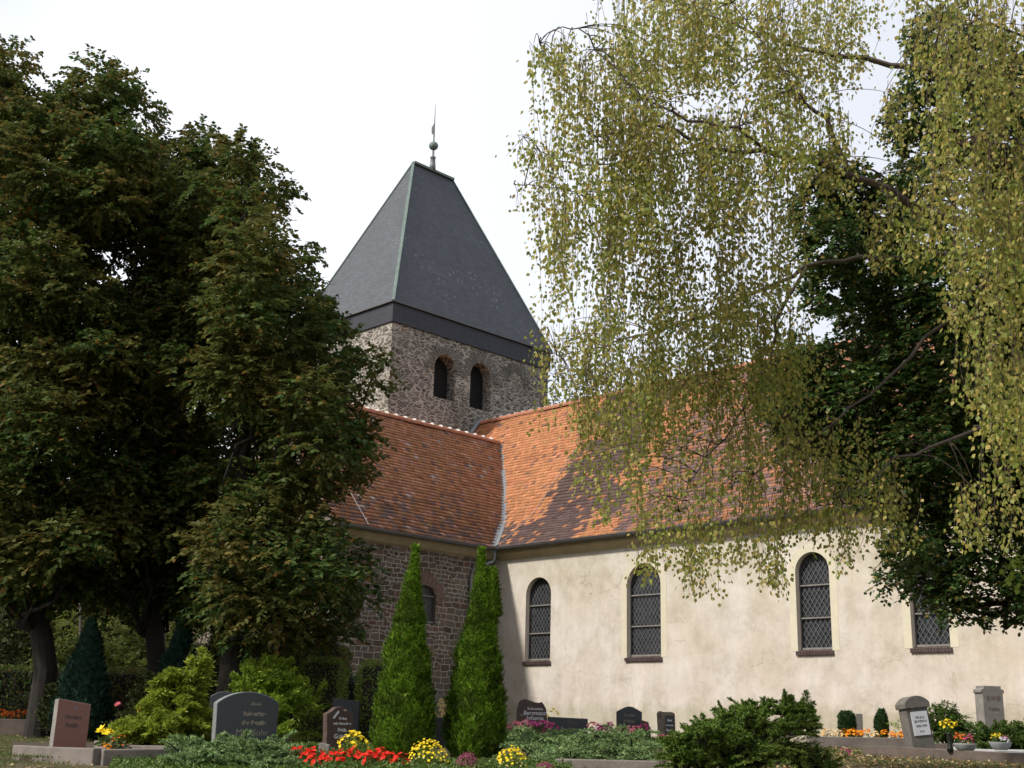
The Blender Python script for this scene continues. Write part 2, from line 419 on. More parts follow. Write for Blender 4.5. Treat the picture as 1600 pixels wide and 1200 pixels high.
M['stone_rough'] = plain('split_stone', (.16, .125, .10), .95, .55, 9, bmp=.9)
M['plaque'] = plain('white_plaque', (.55, .56, .58), .5, .08, 4, bmp=0)
M['white'] = plain('white_lettering', (.62, .62, .64), .6, .05, 5, bmp=0)
M['gold'] = plain('gold_lettering', (.50, .34, .15), .5, .1, 5, metal=.2, bmp=0)
M['greytext'] = plain('dull_gold_lettering', (.24, .21, .16), .6, .1, 5, bmp=0)
M['inktext'] = plain('engraved_lettering', (.16, .16, .18), .8, .1, 5, bmp=0)
M['bowlmat'] = plain('grey_stone_bowl', (.22, .23, .23), .8, .2, 9, bmp=.3)
M['vase'] = plain('black_vase', (.012, .016, .012), .4, .2, 9, bmp=0)

M['L_linden'] = leafmat('linden_leaves', [(0, (.038, .072, .018)), (.5, (.062, .108, .026)), (.85, (.095, .13, .032)), (.95, (.16, .13, .03)), (1, (.22, .10, .022))], .38, .6, (.19, .125, .035), .55, .5, spec=.15)
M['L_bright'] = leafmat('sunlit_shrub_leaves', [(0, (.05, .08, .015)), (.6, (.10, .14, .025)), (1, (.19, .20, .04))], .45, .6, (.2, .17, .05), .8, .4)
M['L_birch'] = leafmat('birch_leaves', [(0, (.18, .235, .045)), (.45, (.30, .335, .065)), (.75, (.40, .385, .09)), (.92, (.52, .43, .11)), (1, (.60, .43, .13))], .52, .5, (.28, .18, .07), 1.3, .35)
M['L_ivy'] = leafmat('dark_ivy_leaves', [(0, (.030, .070, .018)), (.6, (.065, .12, .030)), (.88, (.11, .16, .04)), (.955, (.26, .19, .05)), (1, (.36, .22, .08))], .25, .4, None, spec=.3)
M['L_lime'] = leafmat('lime_green_leaves', [(0, (.16, .24, .03)), (1, (.28, .34, .06))], .4, .5)
M['L_thuja'] = leafmat('thuja_scales', [(0, (.05, .13, .010)), (.5, (.14, .27, .020)), (.95, (.28, .41, .04)), (1, (.28, .20, .05))], .32, .7, (.05, .07, .014), 2.6, .7, spec=.15)
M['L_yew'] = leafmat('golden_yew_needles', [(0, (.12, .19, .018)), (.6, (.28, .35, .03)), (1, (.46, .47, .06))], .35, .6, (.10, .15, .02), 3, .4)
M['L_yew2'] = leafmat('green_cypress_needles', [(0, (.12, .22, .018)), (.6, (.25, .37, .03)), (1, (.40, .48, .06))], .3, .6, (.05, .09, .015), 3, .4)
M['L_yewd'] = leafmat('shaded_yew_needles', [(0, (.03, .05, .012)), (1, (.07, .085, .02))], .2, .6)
M['L_blue'] = leafmat('blue_green_needles', [(0, (.016, .042, .028)), (1, (.042, .085, .058))], .15, .7, spec=.1)
M['L_jun'] = leafmat('juniper_needles', [(0, (.10, .18, .06)), (.6, (.21, .32, .11)), (1, (.35, .45, .20))], .2, .6, (.06, .10, .025), 2, .5)
M['L_jun2'] = leafmat('green_juniper_needles', [(0, (.045, .10, .012)), (.6, (.105, .19, .024)), (.95, (.19, .26, .035)), (1, (.22, .15, .05))], .2, .6, (.09, .11, .02), 2, .5)
M['L_hedge'] = leafmat('clipped_hedge_leaves', [(0, (.08, .14, .02)), (1, (.22, .29, .04))], .25, .6)
M['L_box'] = leafmat('boxwood_leaves', [(0, (.020, .052, .014)), (1, (.050, .10, .030))], .2, .6)
M['L_bush'] = leafmat('green_bush_leaves', [(0, (.035, .075, .012)), (.7, (.08, .14, .022)), (1, (.16, .20, .04))], .3, .5)
M['L_grass'] = leafmat('grass_blades', [(0, (.06, .09, .02)), (.7, (.11, .14, .035)), (1, (.20, .18, .08))], .3, .7)
M['L_litter'] = leafmat('fallen_leaves', [(0, (.14, .085, .045)), (.4, (.27, .17, .08)), (.8, (.38, .27, .11)), (1, (.45, .36, .2))], .1, .8)
M['L_far'] = leafmat('distant_leaves', [(0, (.05, .085, .06)), (1, (.09, .13, .085))], .3, .7)
def petal(name, a, b, tr=.3): return leafmat(name, [(0, a), (1, b)], tr, .6, spec=.15)
M['P_red'] = petal('red_petals', (.62, .012, .008), (.85, .05, .025))
M['P_yel'] = petal('yellow_petals', (.75, .50, .01), (.95, .78, .05))
M['P_pale'] = petal('cream_buds', (.75, .62, .20), (.8, .75, .4))
M['P_pink'] = petal('pink_petals', (.62, .10, .16), (.92, .42, .42))
M['P_mag'] = petal('magenta_petals', (.38, .03, .13), (.62, .09, .28))
M['P_or'] = petal('orange_petals', (.72, .20, .01), (.95, .42, .03))
M['P_orr'] = petal('red_orange_petals', (.50, .08, .01), (.80, .20, .03))
M['P_heath'] = petal('heather_bells', (.18, .035, .07), (.33, .10, .15))
M['P_white'] = petal('white_petals', (.7, .68, .72), (.85, .85, .85))
M['P_burg'] = petal('burgundy_petals', (.12, .015, .03), (.25, .04, .06))
M['P_pal_or'] = petal('pale_yellow_petals', (.62, .40, .16), (.8, .6, .3))

# ------------------------------------------------------------------ foliage generators
def leaves(name, P, D, Nn, L, Wd, mat, parent=None, curl=0.0):
    P = np.asarray(P); D = nrm(D); S = nrm(np.cross(D, Nn)); U = np.cross(S, D)
    L = np.broadcast_to(np.asarray(L, float).reshape(-1, 1), (len(P), 1)); Wd = np.broadcast_to(np.asarray(Wd, float).reshape(-1, 1), (len(P), 1))
    V = np.empty((len(P), 4, 3))
    V[:, 0] = P; V[:, 1] = P + D*L*.42 + S*Wd*.5; V[:, 2] = P + D*L - U*L*curl; V[:, 3] = P + D*L*.42 - S*Wd*.5
    me = mesh_np(name, V.reshape(-1, 3), np.arange(len(P)*4).reshape(-1, 4))
    return link(name, me, mat, parent)

def rdir(n): return nrm(rng.normal(size=(n, 3)))

def sprays(base, dirs, length, n, leaf, droop=.3, spread=.9):
    """leaves alternating along short twigs"""
    m_ = len(base); dirs = nrm(dirs)
    t_ = (np.arange(n)+.6)/n
    L = np.asarray(length).reshape(-1, 1, 1)
    tt = t_[None, :, None]
    P = base[:, None] + dirs[:, None]*L*tt + np.array([0, 0, -1.])*L*droop*tt**2
    side = nrm(np.cross(dirs, np.array([0, 0, 1.])) + 1e-6)
    sg = np.where(np.arange(n) % 2 == 0, 1., -1.)[None, :, None]
    D = dirs[:, None]*.6 + side[:, None]*sg*spread + rng.normal(size=(m_, n, 3))*.3 + np.array([0, 0, -.3])
    Nn = np.array([0, 0, 1.]) + rng.normal(size=(m_, n, 3))*.45
    return P.reshape(-1, 3), D.reshape(-1, 3), Nn.reshape(-1, 3)

def clump_sprays(clumps, dens, slen, n, leaf):
    Ps, Ds, Ns = [], [], []
    for c, r in clumps:
        c = np.array(c); r = np.array(r, float)*np.ones(3)
        k = max(6, int(dens*(r[0]*r[2])))
        d = rdir(k); u = rng.uniform(.25, 1.0, size=(k, 1))**.6
        base = c + d*r*u*(1+rng.normal(size=(k, 1))*.10)
        dr = d*np.array([1, 1, .45]) + rng.normal(size=(k, 3))*.35 + np.array([0, 0, .1])
        P, D, Nn = sprays(base, dr, rng.uniform(.6, 1.2, size=k)*slen, n, leaf)
        Ps.append(P); Ds.append(D); Ns.append(Nn)
    return np.concatenate(Ps), np.concatenate(Ds), np.concatenate(Ns)

def limb(mb, p, q, r0, r1, sag=.15, n=6, wob=.08, sides=6):
    p = np.array(p, float); q = np.array(q, float); L = np.linalg.norm(q-p)
    pts = []
    for i in range(n+1):
        t_ = i/n; a = p*(1-t_)+q*t_ + np.array([0, 0, sag*L*math.sin(math.pi*t_)])
        if 0 < i < n: a = a + rng.normal(size=3)*wob*L/n*1.5
        pts.append(a)
    mb.tube(pts, [r0+(r1-r0)*i/n for i in range(n+1)], sides)
    return pts

def inpoly(x, y, poly):
    c = False; j = len(poly)-1
    for i in range(len(poly)):
        xi, yi = poly[i]; xj, yj = poly[j]
        if (yi > y) != (yj > y) and x < (xj-xi)*(y-yi)/(yj-yi)+xi: c = not c
        j = i
    return c
# ------------------------------------------------------------------ ground
def make_ground():
    xs = np.concatenate([np.linspace(-900, -40, 12), np.linspace(-36, 36, 145), np.linspace(40, 900, 12)])
    ys = np.concatenate([np.linspace(-300, -6, 8), np.linspace(-4, 60, 129), np.linspace(64, 1200, 16)])
    X, Y = np.meshgrid(xs, ys); Z = gz(X, Y)
    near = (np.abs(X) < 40) & (Y > 0) & (Y < 62)
    Z = Z + near*rng.normal(size=X.shape)*.006
    V = np.stack([X, Y, Z], -1).reshape(-1, 3)
    ny, nx = X.shape
    i = np.arange((ny-1)*nx).reshape(ny-1, nx)[:, :-1].ravel()
    F = np.stack([i, i+1, i+nx+1, i+nx], 1)
    o = link('ground', mesh_np('ground', V, F, True), M['ground']); tag(o, kind='structure')
make_ground()

# ------------------------------------------------------------------ church
YAW = 0.781978291842111
ZB = 1.2
EV = 5.29450388 + 1.6 - ZB        # eave height above church base
CH = empty('church', (-0.41533612, 38.0, ZB), 'old village church with stone tower, slate pyramid roof and cream nave with orange tiles', 'church', rz=YAW)

def arch(u0, u1, z0, zt, n=14):
    r = (u1-u0)/2; zs = zt-r; pts = [(u0, z0), (u1, z0)]
    for i in range(n+1):
        a = math.pi*i/n; pts.append(((u0+u1)/2+r*math.cos(a), zs+r*math.sin(a)))
    return pts
def panel(name, mat, outer, holes, mp, depth, parent, revealmat=None):
    loops = [[Vector((u, z, 0)) for u, z in outer]] + [[Vector((u, z, 0)) for u, z in h] for h in holes]
    tris = tessellate_polygon(loops); flat = [p for l in loops for p in l]
    mb = MB(); mb.add([mp(p[0], p[1], 0) for p in flat], [list(t_) for t_ in tris])
    o = mb.build(name, mat, parent)
    bm_ = o.data; c = 0
    for h in holes:
        r = MB(); n = len(h)
        r.add([mp(u, z, 0) for u, z in h]+[mp(u, z, depth) for u, z in h], [(i, (i+1) % n, n+(i+1) % n, n+i) for i in range(n)])
        r.build('window_reveal', revealmat or mat, o)
    return o
def clip_poly(p, q, poly, steps=90):
    segs = []; cur = None; last = None
    for i in range(steps+1):
        t_ = i/steps; x = p[0]+(q[0]-p[0])*t_; z = p[1]+(q[1]-p[1])*t_
        if inpoly(x, z, poly):
            if cur is None: cur = (x, z)
            last = (x, z)
        elif cur is not None:
            segs.append((cur, last)); cur = None
    if cur is not None and last != cur: segs.append((cur, last))
    return [s_ for s_ in segs if math.hypot(s_[0][0]-s_[1][0], s_[0][1]-s_[1][1]) > .04]

def window(u0, u1, z0, zt, mp, depth, bars=(1/3, 2/3), sill=True, band=True, brick=True, lat=(.135, .20)):
    poly = arch(u0, u1, z0, zt)
    g = MB(); g.add([mp(u, z, depth) for u, z in poly], [list(range(len(poly)))])
    g.add([mp(u, z, depth+.03) for u, z in poly], [list(range(len(poly)))[::-1]])
    wo_ = g.build('window', M['glass'], CH)
    nrmv = np.array(mp(0, 0, -1), float)-np.array(mp(0, 0, 0), float)
    l = MB(); wx, hz_ = lat; H = zt-z0; Wd = u1-u0; k = int((H/hz_+Wd/wx))+2
    for sgn in (1, -1):
        for i in range(-k, k+1):
            c0 = (u0+u1)/2+i*wx
            p = (c0-sgn*H*wx/hz_, z0-H*.0); p = (c0-sgn*(H/hz_)*wx/2, z0); q = (c0+sgn*(H/hz_)*wx/2, zt)
            for a, b in clip_poly(p, q, poly, 120): l.bar(mp(*a, depth-.02), mp(*b, depth-.02), .011, .012, nrmv)
    l.build('lead_lattice', M['lead'], wo_)
    fr = MB(); n = len(poly)
    for i in range(n):
        a, b = poly[i], poly[(i+1) % n]; fr.bar(mp(*a, depth-.03), mp(*b, depth-.03), .06, .05, nrmv)
    fr.build('window_frame', M['gutter'], wo_)
    for f in bars:
        gb = MB()
        z = z0+H*f; ua, ub = u0, u1
        r = Wd/2
        if z > zt-r: hw = math.sqrt(max(r*r-(z-(zt-r))**2, 0)); ua, ub = (u0+u1)/2-hw, (u0+u1)/2+hw
        gb.bar(mp(ua+.02, z, depth-.06), mp(ub-.02, z, depth-.06), .032, .03, nrmv)
        gb.build('glazing_bar', M['stone_mid'], wo_)
    gb = MB(); gb.bar(mp(u0+.02, z0+.06, depth-.06), mp(u1-.02, z0+.06, depth-.06), .05, .03, nrmv)
    gb.build('glazing_bar', M['stone_mid'], wo_)
    if brick:
        s_ = MB(); nb = int((Wd+.1)/.078); step = (Wd+.1)/nb
        for i in range(nb):
            ua = u0-.05+i*step+.009; ub = ua+step-.018; j = random.uniform(-.006, .006)
            vs = []
            for d_, zz in ((-.06+j, -.105), (-.06+j, -.015), (depth, .05), (depth, -.105)):
                vs += [mp(ua, z0+zz, d_), mp(ub, z0+zz, d_)]
            s_.add(vs, [(0,1,3,2),(2,3,5,4),(4,5,7,6),(6,7,1,0),(0,2,4,6),(1,7,5,3)])
        sl_ = s_.build('window_sill', M['bricksill'], wo_); mo_ = MB(); vs = []
        for d_, zz in ((-.045, -.095), (-.045, -.025), (depth, .042), (depth, -.095)): vs += [mp(u0-.045, z0+zz, d_), mp(u1+.045, z0+zz, d_)]
        mo_.add(vs, [(0,1,3,2),(2,3,5,4),(4,5,7,6),(6,7,1,0),(0,2,4,6),(1,7,5,3)]); mo_.build('sill_mortar', M['stone_mid'], wo_)
    if band:
        b0 = .20; inner = poly; outp = arch(u0-b0, u1+b0, z0-.0, zt+b0)
        bm = MB(); n = len(inner)
        vs = [mp(u, z, -.006) for u, z in inner]+[mp(u, z, -.006) for u, z in outp]+[mp(u, z, .0) for u, z in outp]
        fs = []
        for i in range(1, n): j = (i+1) % n; fs += [(i, n+i, n+j, j), (n+i, 2*n+i, 2*n+j, n+j)]
        bm.add(vs, fs); bm.build('window_surround', M['surround'], wo_)
    return wo_

# nave south wall (plane x = .3, outside is -x, u runs along -y)
mpN = lambda u, z, d: (.3+d, -u, z+EV)
navewin = [(1.13, 2.18, -3.50, -1.0), (5.12, 6.33, -3.46, -.87), (10.62, 11.58, -3.40, -.97), (13.66, 14.58, -3.40, -1.02)]
YE = 27.0
holes = [arch(a, b, c, d) for a, b, c, d in navewin]
panel('nave_wall', M['plaster'], [(-.3, -7.2), (YE, -7.2), (YE, -.02), (-.3, -.02)], holes, mpN, .24, CH, M['reveal'])
for i, (a, b, c, d) in enumerate(navewin):
    window(a, b, c, d, mpN, .22, band=(i > 0))
# remaining nave walls
mb = MB(); mb.box((.32, -YE-.02, -1.5), (10.9, -YE-.3, EV)); mb.box((10.6, -YE, -1.5), (10.9, 6.8, EV))
mb.add([(.32, -YE-.01, EV), (10.9, -YE-.01, EV), (5.53, -YE-.01, EV+6.0)], [(0, 1, 2)])
mb.build('nave_end_wall', M['plaster'], CH)
MBc = MB()
MBc.add([(.06, 0, EV-.05), (.06, -YE, EV-.05), (.10, 0, EV-.20), (.10, -YE, EV-.20), (.22, 0, EV-.30), (.22, -YE, EV-.30), (.305, 0, EV-.40), (.305, -YE, EV-.40)],
        [(0, 1, 3, 2), (2, 3, 5, 4), (4, 5, 7, 6)])
MBc.build('nave_cornice', M['cream_cornice'], CH)

# transept (front plane y = .3, outside is -y)
mpT = lambda u, z, d: (u, .3+d, z+EV)
XL = -6.0
tw = (-2.98, -2.10, -2.52, -1.38)
panel('transept_wall', M['transept'], [(XL, -7.2), (.3, -7.2), (.3, -.02), (XL, -.02)], [arch(*tw)], mpT, .16, CH, M['redstone'])
window(*tw, mpT, .14, bars=(.72,), band=False, brick=False, lat=(.10, .12))
mb = MB()   # sloping stone sill of the small window
mb.add([(tw[0]-.02, .30, EV-2.74), (tw[1]+.02, .30, EV-2.74), (tw[1]-.02, .44, EV-2.50), (tw[0]+.02, .44, EV-2.50), (tw[0]-.02, .27, EV-2.78), (tw[1]+.02, .27, EV-2.78)],
       [(0, 1, 2, 3), (4, 5, 1, 0)]); mb.build('transept_window_sill', M['stone_mid'], CH)
def voussoirs(name, cx, zs, r0, r1, mp, n, mat, parent, proud=.03, a0=-.05, a1=1.05, gap=.22):
    mb = MB()
    for i in range(n):
        t0 = a0+(a1-a0)*(i+gap*.5)/n; t1 = a0+(a1-a0)*(i+1-gap*.5)/n; rr = r1*random.uniform(.9, 1.12); r00 = r0*random.uniform(1.0, 1.03)
        q = []
        for r, t_ in ((r00, t0), (rr, t0), (rr, t1), (r00, t1)):
            q.append((cx+r*math.cos(math.pi*t_), zs+r*math.sin(math.pi*t_)))
        pr = proud*random.uniform(.6, 1.2)
        mb.add([mp(u, z, -pr) for u, z in q]+[mp(u, z, .02) for u, z in q], [(0, 3, 2, 1), (0, 1, 5, 4), (1, 2, 6, 5), (2, 3, 7, 6), (3, 0, 4, 7)])
    return mb.build(name, mat, parent)
voussoirs('arch_stones', (tw[0]+tw[1])/2, tw[3]-.44, .46, .78, mpT, 13, M['redstone'], CH, .012, gap=.16)
mb = MB()
for i in range(8):      # window jamb stones right
    pass
mb = MB(); mb.box((XL, .32, -1.5), (XL+.3, 8.26, EV)); mb.box((XL, 8.0, -1.5), (.3, 8.26, EV))
mb.add([(XL, .3, EV), (XL, 8.26, EV), (XL, 4.28, EV+4.6)], [(0, 1, 2)])
mb.build('transept_gable_wall', M['transept'], CH)
mb = MB(); xl = XL-.1
mb.add([(xl, .06, EV-.04), (.1, .06, EV-.04), (xl, .07, EV-.16), (.1, .07, EV-.16), (xl, .20, EV-.32), (.1, .20, EV-.32), (xl, .305, EV-.38), (.1, .305, EV-.38)],
       [(0, 2, 3, 1), (2, 4, 5, 3), (4, 6, 7, 5), (0, 6, 4, 2)]); mb.build('transept_cornice', M['cornice'], CH)

# roofs: real overlapping plain tiles
def vnoise(x, y, seed=0):
    def h(i, j): return (np.sin(i*127.1+j*311.7+seed*74.7)*43758.5453) % 1.0
    xi = np.floor(x); yi = np.floor(y); fx = x-xi; fy = y-yi; fx = fx*fx*(3-2*fx); fy = fy*fy*(3-2*fy)
    return (h(xi, yi)*(1-fx)+h(xi+1, yi)*fx)*(1-fy)+(h(xi, yi+1)*(1-fx)+h(xi+1, yi+1)*fx)*fy
def tile_roof(name, u0, u1, prof, mp, keep, colf, parent, tw_=.175, th=.165):
    """prof: [(d, z)] horizontal distance and height; mp(u, d, z) -> local xyz"""
    prof = np.array(prof, float); seg = np.hypot(*np.diff(prof, axis=0).T); S = np.concatenate([[0], np.cumsum(seg)])
    rows = np.arange(0, S[-1]-.02, th); nc = int((u1-u0)/tw_)
    cu = u0+np.arange(nc)*tw_
    Rr, Cc = np.meshgrid(rows, cu, indexing='ij')
    ridx = np.repeat(np.arange(len(rows))[:, None], nc, 1)
    Cc = Cc+np.where(ridx % 2 == 0, 0, tw_/2)
    s0 = Rr+rng.normal(size=Rr.shape)*.006; s1 = np.minimum(Rr+th+.012, S[-1])
    d0 = np.interp(s0, S, prof[:, 0]); z0 = np.interp(s0, S, prof[:, 1]); d1 = np.interp(s1, S, prof[:, 0]); z1 = np.interp(s1, S, prof[:, 1])
    L = np.hypot(d1-d0, z1-z0)+1e-6; nd = -(z1-z0)/L; nz = (d1-d0)/L
    h = .042+rng.normal(size=Rr.shape)*.004
    sag = (vnoise(Cc*.5, Rr*.5, 3)-.5)*.05
    k = keep(Cc+tw_/2, z0)
    flat = lambda a: a[k]
    ua = flat(Cc)+.003; ub = flat(Cc)+tw_-.004
    D0, Z0, D1, Z1, ND, NZ, Hh, SG = map(flat, (d0, z0, d1, z1, nd, nz, h, sag))
    def P(u, d, z, off): return np.stack(mp(u, d+ND*off, z+NZ*off), -1)
    tj = rng.normal(size=len(ua))*.003
    V = np.stack([P(ua, D0, Z0, Hh+SG+tj), P(ub, D0, Z0, Hh+SG-tj), P(ub, D1, Z1, .012+SG), P(ua, D1, Z1, .012+SG), P(ua, D0, Z0, SG), P(ub, D0, Z0, SG)], 1)
    n = len(ua); b = np.arange(n)[:, None]*6
    F = np.concatenate([b+np.array([0, 1, 2, 3]), b+np.array([4, 5, 1, 0])], 1).reshape(-1, 4)
    me = mesh_np(name, V.reshape(-1, 3), F)
    c = colf(flat(Cc), Z0, flat(Rr)); facecol(me, np.repeat(c, 2, 0))
    return link(name, me, M['tiles'], parent)
T_NEW = np.array([.42, .185, .088]); T_OLD = np.array([.098, .064, .058]); T_MID = np.array([.20, .108, .078])
def jit(c, a=.12): return np.clip(c*(1+rng.normal(size=(len(c), 1))*a)*(1+rng.normal(size=c.shape)*.03), .02, .8)
def nave_col(u, z, s):            # u = -y
    n1 = vnoise(u*.9, s*1.3, 1)+.45*(vnoise(u*3.5, s*5, 2)-.5)
    n2 = vnoise(u*1.3+7, s*.9, 5)+.35*(vnoise(u*4, s*6, 8)-.5)
    edge = .35+(n1-.5)*1.1
    dark = (u > edge) | ((s < 1.5) & (rng.random(len(u)) < .55))
    patch = (u > 3.0+(n2-.5)*1.6) & (u < 4.5+(n1-.5)*1.5) & (n2 > .38)
    mixz = u > 4.4+(n1-.5)*1.6
    c = np.where(dark[:, None], T_OLD, T_NEW)
    c = np.where(patch[:, None], T_NEW*.92, c)
    r = rng.random(len(u))
    mid = np.where((r < .30)[:, None], T_NEW*.72, np.where((r < .62)[:, None], T_MID*1.15, T_OLD*1.35))
    c = np.where(mixz[:, None], mid, c)
    sp = rng.random(len(u)); c = np.where(((sp < .10) & dark & ~mixz)[:, None], T_NEW*.8, c)
    c = np.where(((sp > .95) & ~dark)[:, None], T_MID, c)
    return jit(c)
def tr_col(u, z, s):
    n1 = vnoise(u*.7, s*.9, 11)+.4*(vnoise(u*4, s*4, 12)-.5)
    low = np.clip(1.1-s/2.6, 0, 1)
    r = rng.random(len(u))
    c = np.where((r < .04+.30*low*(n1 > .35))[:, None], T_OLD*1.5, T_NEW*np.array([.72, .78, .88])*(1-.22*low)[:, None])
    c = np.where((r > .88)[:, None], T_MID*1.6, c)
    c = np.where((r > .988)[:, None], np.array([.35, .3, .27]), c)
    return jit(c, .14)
HN = [0, 1.2, 6.09]; XN = [0, 1.5, 5.53]; HT = 4.71; WT = 4.28
xn = lambda h: np.interp(h, HN, XN)
yt = lambda h: h/1.1
profN = [(0, EV), (1.5, EV+1.2), (5.53, EV+6.09)]
def keepN(u, z):
    y = -u; h = z-EV
    return (y < yt(h)-.02) | (y > 2*WT-yt(h)) | (h > HT)
nr = tile_roof('nave_roof', -6.75, YE+.2, profN, lambda u, d, z: (d, -u, z), keepN, nave_col, CH)
u_ = MB(); u_.add([(x, y, z-.02) for y in (6.78, -YE-.2) for x, z in profN], [(0, 3, 4, 1), (1, 4, 5, 2)])
u_.add([(x, y, z-.02) for y in (6.78, -YE-.2) for x, z in ((5.53, EV+6.09), (11.1, EV))], [(0, 1, 3, 2)])
u_.build('roof_underlay', M['ridge'], nr)
profT = [(0, EV), (WT, EV+HT)]
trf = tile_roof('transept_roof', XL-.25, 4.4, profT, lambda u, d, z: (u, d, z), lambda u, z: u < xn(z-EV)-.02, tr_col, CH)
u_ = MB(); u_.add([(XL-.22, 0, EV-.02), (0, 0, EV-.02), (1.35, 1.09, EV+1.18), (WT, WT, EV+HT-.02), (XL-.22, WT, EV+HT-.02)], [(0, 1, 2, 3, 4)])
u_.add([(XL-.22, WT, EV+HT-.02), (WT, WT, EV+HT-.02), (0, 2*WT, EV), (XL-.22, 2*WT, EV)], [(0, 1, 2, 3)])
u_.build('roof_underlay', M['ridge'], trf)
def ridge(p, q, parent, r=.14, seg=.40):
    p = np.array(p, float); q = np.array(q, float); L = np.linalg.norm(q-p); n = int(L/seg); d = (q-p)/L
    side = nrm(np.cross(d, [0, 0, 1.])); mb = MB(); mo = MB()
    for i in range(n):
        a = p+d*(i*L/n); b = p+d*((i+1.05)*L/n); j = random.uniform(-.008, .008); vs = []
        for c, rr in ((a, r*1.08), (b, r*.93)):
            for k in range(9):
                t_ = math.pi*(-.12+1.24*k/8); vs.append(c+side*rr*math.cos(t_)+np.array([0, 0, 1])*(rr*math.sin(t_)*.85+j-.02))
        mb.add(vs, [(k, k+1, k+10, k+9) for k in range(8)]+[tuple(range(9))[::-1]])
        c = a+d*.0
        vs = []
        for e, rr in ((-.03, r*1.02), (.03, r*1.14)):
            for k in range(7):
                t_ = math.pi*(.12+.76*k/6); vs.append(c+d*e+side*rr*math.cos(t_)+np.array([0, 0, 1])*(rr*math.sin(t_)*.95-.01+random.uniform(0, .012)))
        mo.add(vs, [(k, k+1, k+8, k+7) for k in range(6)]+[tuple(range(7)), tuple(range(7, 14))[::-1]])
    o = mb.build('ridge_tiles', M['ridge'], parent, smooth=False); mo.build('ridge_mortar', M['mortar'], parent); return o
ridge((5.53, 6.7, EV+6.12), (5.53, -YE, EV+6.12), nr)
ridge((XL-.2, WT, EV+HT+.03), (WT-.1, WT, EV+HT+.03), trf)
# valley flashing
mb = MB(); hs_ = np.linspace(0, HT-.05, 14); vs = []
for h in hs_:
    c = np.array([float(xn(h)), float(yt(h)), EV+h+.075]); sd_ = np.array([1, -1, 0])/math.sqrt(2)
    vs += [c-sd_*.11+np.array([0, 0, .02]), c+np.array([0, 0, -.03]), c+sd_*.11+np.array([0, 0, .02])]
mb.add(vs, [(3*i+k, 3*i+3+k, 3*i+4+k, 3*i+1+k) for i in range(13) for k in (0, 1)])
mb.build('valley_flashing', M['zinc'], nr)
# flashing where the nave ridge meets the tower
mb = MB(); mb.tube([(4.55, 6.72, EV+4.95), (4.95, 6.7, EV+5.5), (5.3, 6.68, EV+6.0), (5.5, 6.66, EV+6.25), (5.7, 6.66, EV+6.12)], [.11, .11, .10, .09, .05], 8)
mb.build('ridge_flashing', M['zinc'], nr, smooth=True)
# gutters, downpipe, wires
def gutter(p, q, parent):
    p = np.array(p); q = np.array(q); d = nrm(q-p); s_ = np.cross(d, [0, 0, 1.]); r = .085; mb = MB(); vs = []
    for c in (p, q):
        for k in range(9):
            t_ = math.pi*k/8; vs.append(c+s_*r*math.cos(t_)-np.array([0, 0, 1])*r*math.sin(t_))
        for k in range(9):
            t_ = math.pi*(8-k)/8; vs.append(c+s_*(r-.012)*math.cos(t_)-np.array([0, 0, 1])*(r-.012)*math.sin(t_))
    mb.add(vs, [(k, (k+1) % 18, 18+(k+1) % 18, 18+k) for k in range(18)]); 
    mb.tube([p+s_*r+np.array([0, 0, .008]), q+s_*r+np.array([0, 0, .008])], .013, 6); mb.tube([p-s_*r, q-s_*r], .013, 6)
    L = np.linalg.norm(q-p)
    for i in range(int(L/.9)):
        c = p+d*(.5+i*.9); mb.bar(c+s_*r, c-s_*r, .03, .012)
    mb.build('gutter', M['gutter'], parent)
gutter((-.05, -.02, EV-.03), (-.05, -YE, EV-.03), nr); gutter((XL-.2, -.05, EV-.03), (-.1, -.05, EV-.03), trf)
mb = MB(); mb.tube([(-.07, -.10, EV-.10), (-.07, -.10, EV-.32), (-.14, -.06, EV-.46), (-.62, .12, EV-.66), (-.74, .19, EV-.76), (-.76, .21, EV-.95), (-.76, .21, -.3)], .05, 10)
for z in (EV-1.6, EV-3.2): mb.tube([(-.76, .21, z-.03), (-.76, .21, z+.03)], .062, 10)
mb.build('downpipe', M['zinc'], CH, smooth=True)
mb = MB(); mb.tube([(d, -.22, z+.08) for d, z in ((0, EV), (1.5, EV+1.2), (5.4, EV+5.95))], .010, 5)
for i in range(7): t_ = i/6; d = 1.5+3.9*t_; z = EV+1.2+4.75*t_; mb.bar((d, -.22, z), (d, -.22, z+.1), .02, .02, (1, 0, 0))
mb.build('lightning_wire', M['zinc'], nr)
mb = MB(); mb.tube([(-5.05, 0, EV+.08), (-5.05, WT, EV+HT+.08)], .010, 5); mb.build('lightning_wire', M['gutter'], trf)

# tower
TX, TY, WA, WB = .87, 6.80, 6.31, 8.76
Z0, Z1, ZR = 9.25+EV, 10.05+EV, 18.01+EV
ins = .07
tx0, tx1, ty0, ty1 = TX+ins, TX+WB-ins, TY+ins, TY+WA-ins
mpA = lambda u, z, d: (u, ty0+d, z+EV)
belf = [(3.14, 4.27, 6.78, 8.56), (5.06, 6.22, 6.74, 8.68)]
tow = panel('tower_wall', M['tower'], [(tx0, -7.2), (tx1, -7.2), (tx1, Z0-EV+.03), (tx0, Z0-EV+.03)], [arch(*b) for b in belf], mpA, .62, CH)
mpL = lambda u, z, d: (tx0+d, u, z+EV)
lw = (9.35, 10.5, 6.78, 8.56)
panel('tower_wall', M['tower'], [(ty0, -7.2), (ty1, -7.2), (ty1, Z0-EV+.03), (ty0, Z0-EV+.03)], [arch(*lw)], mpL, .62, CH)
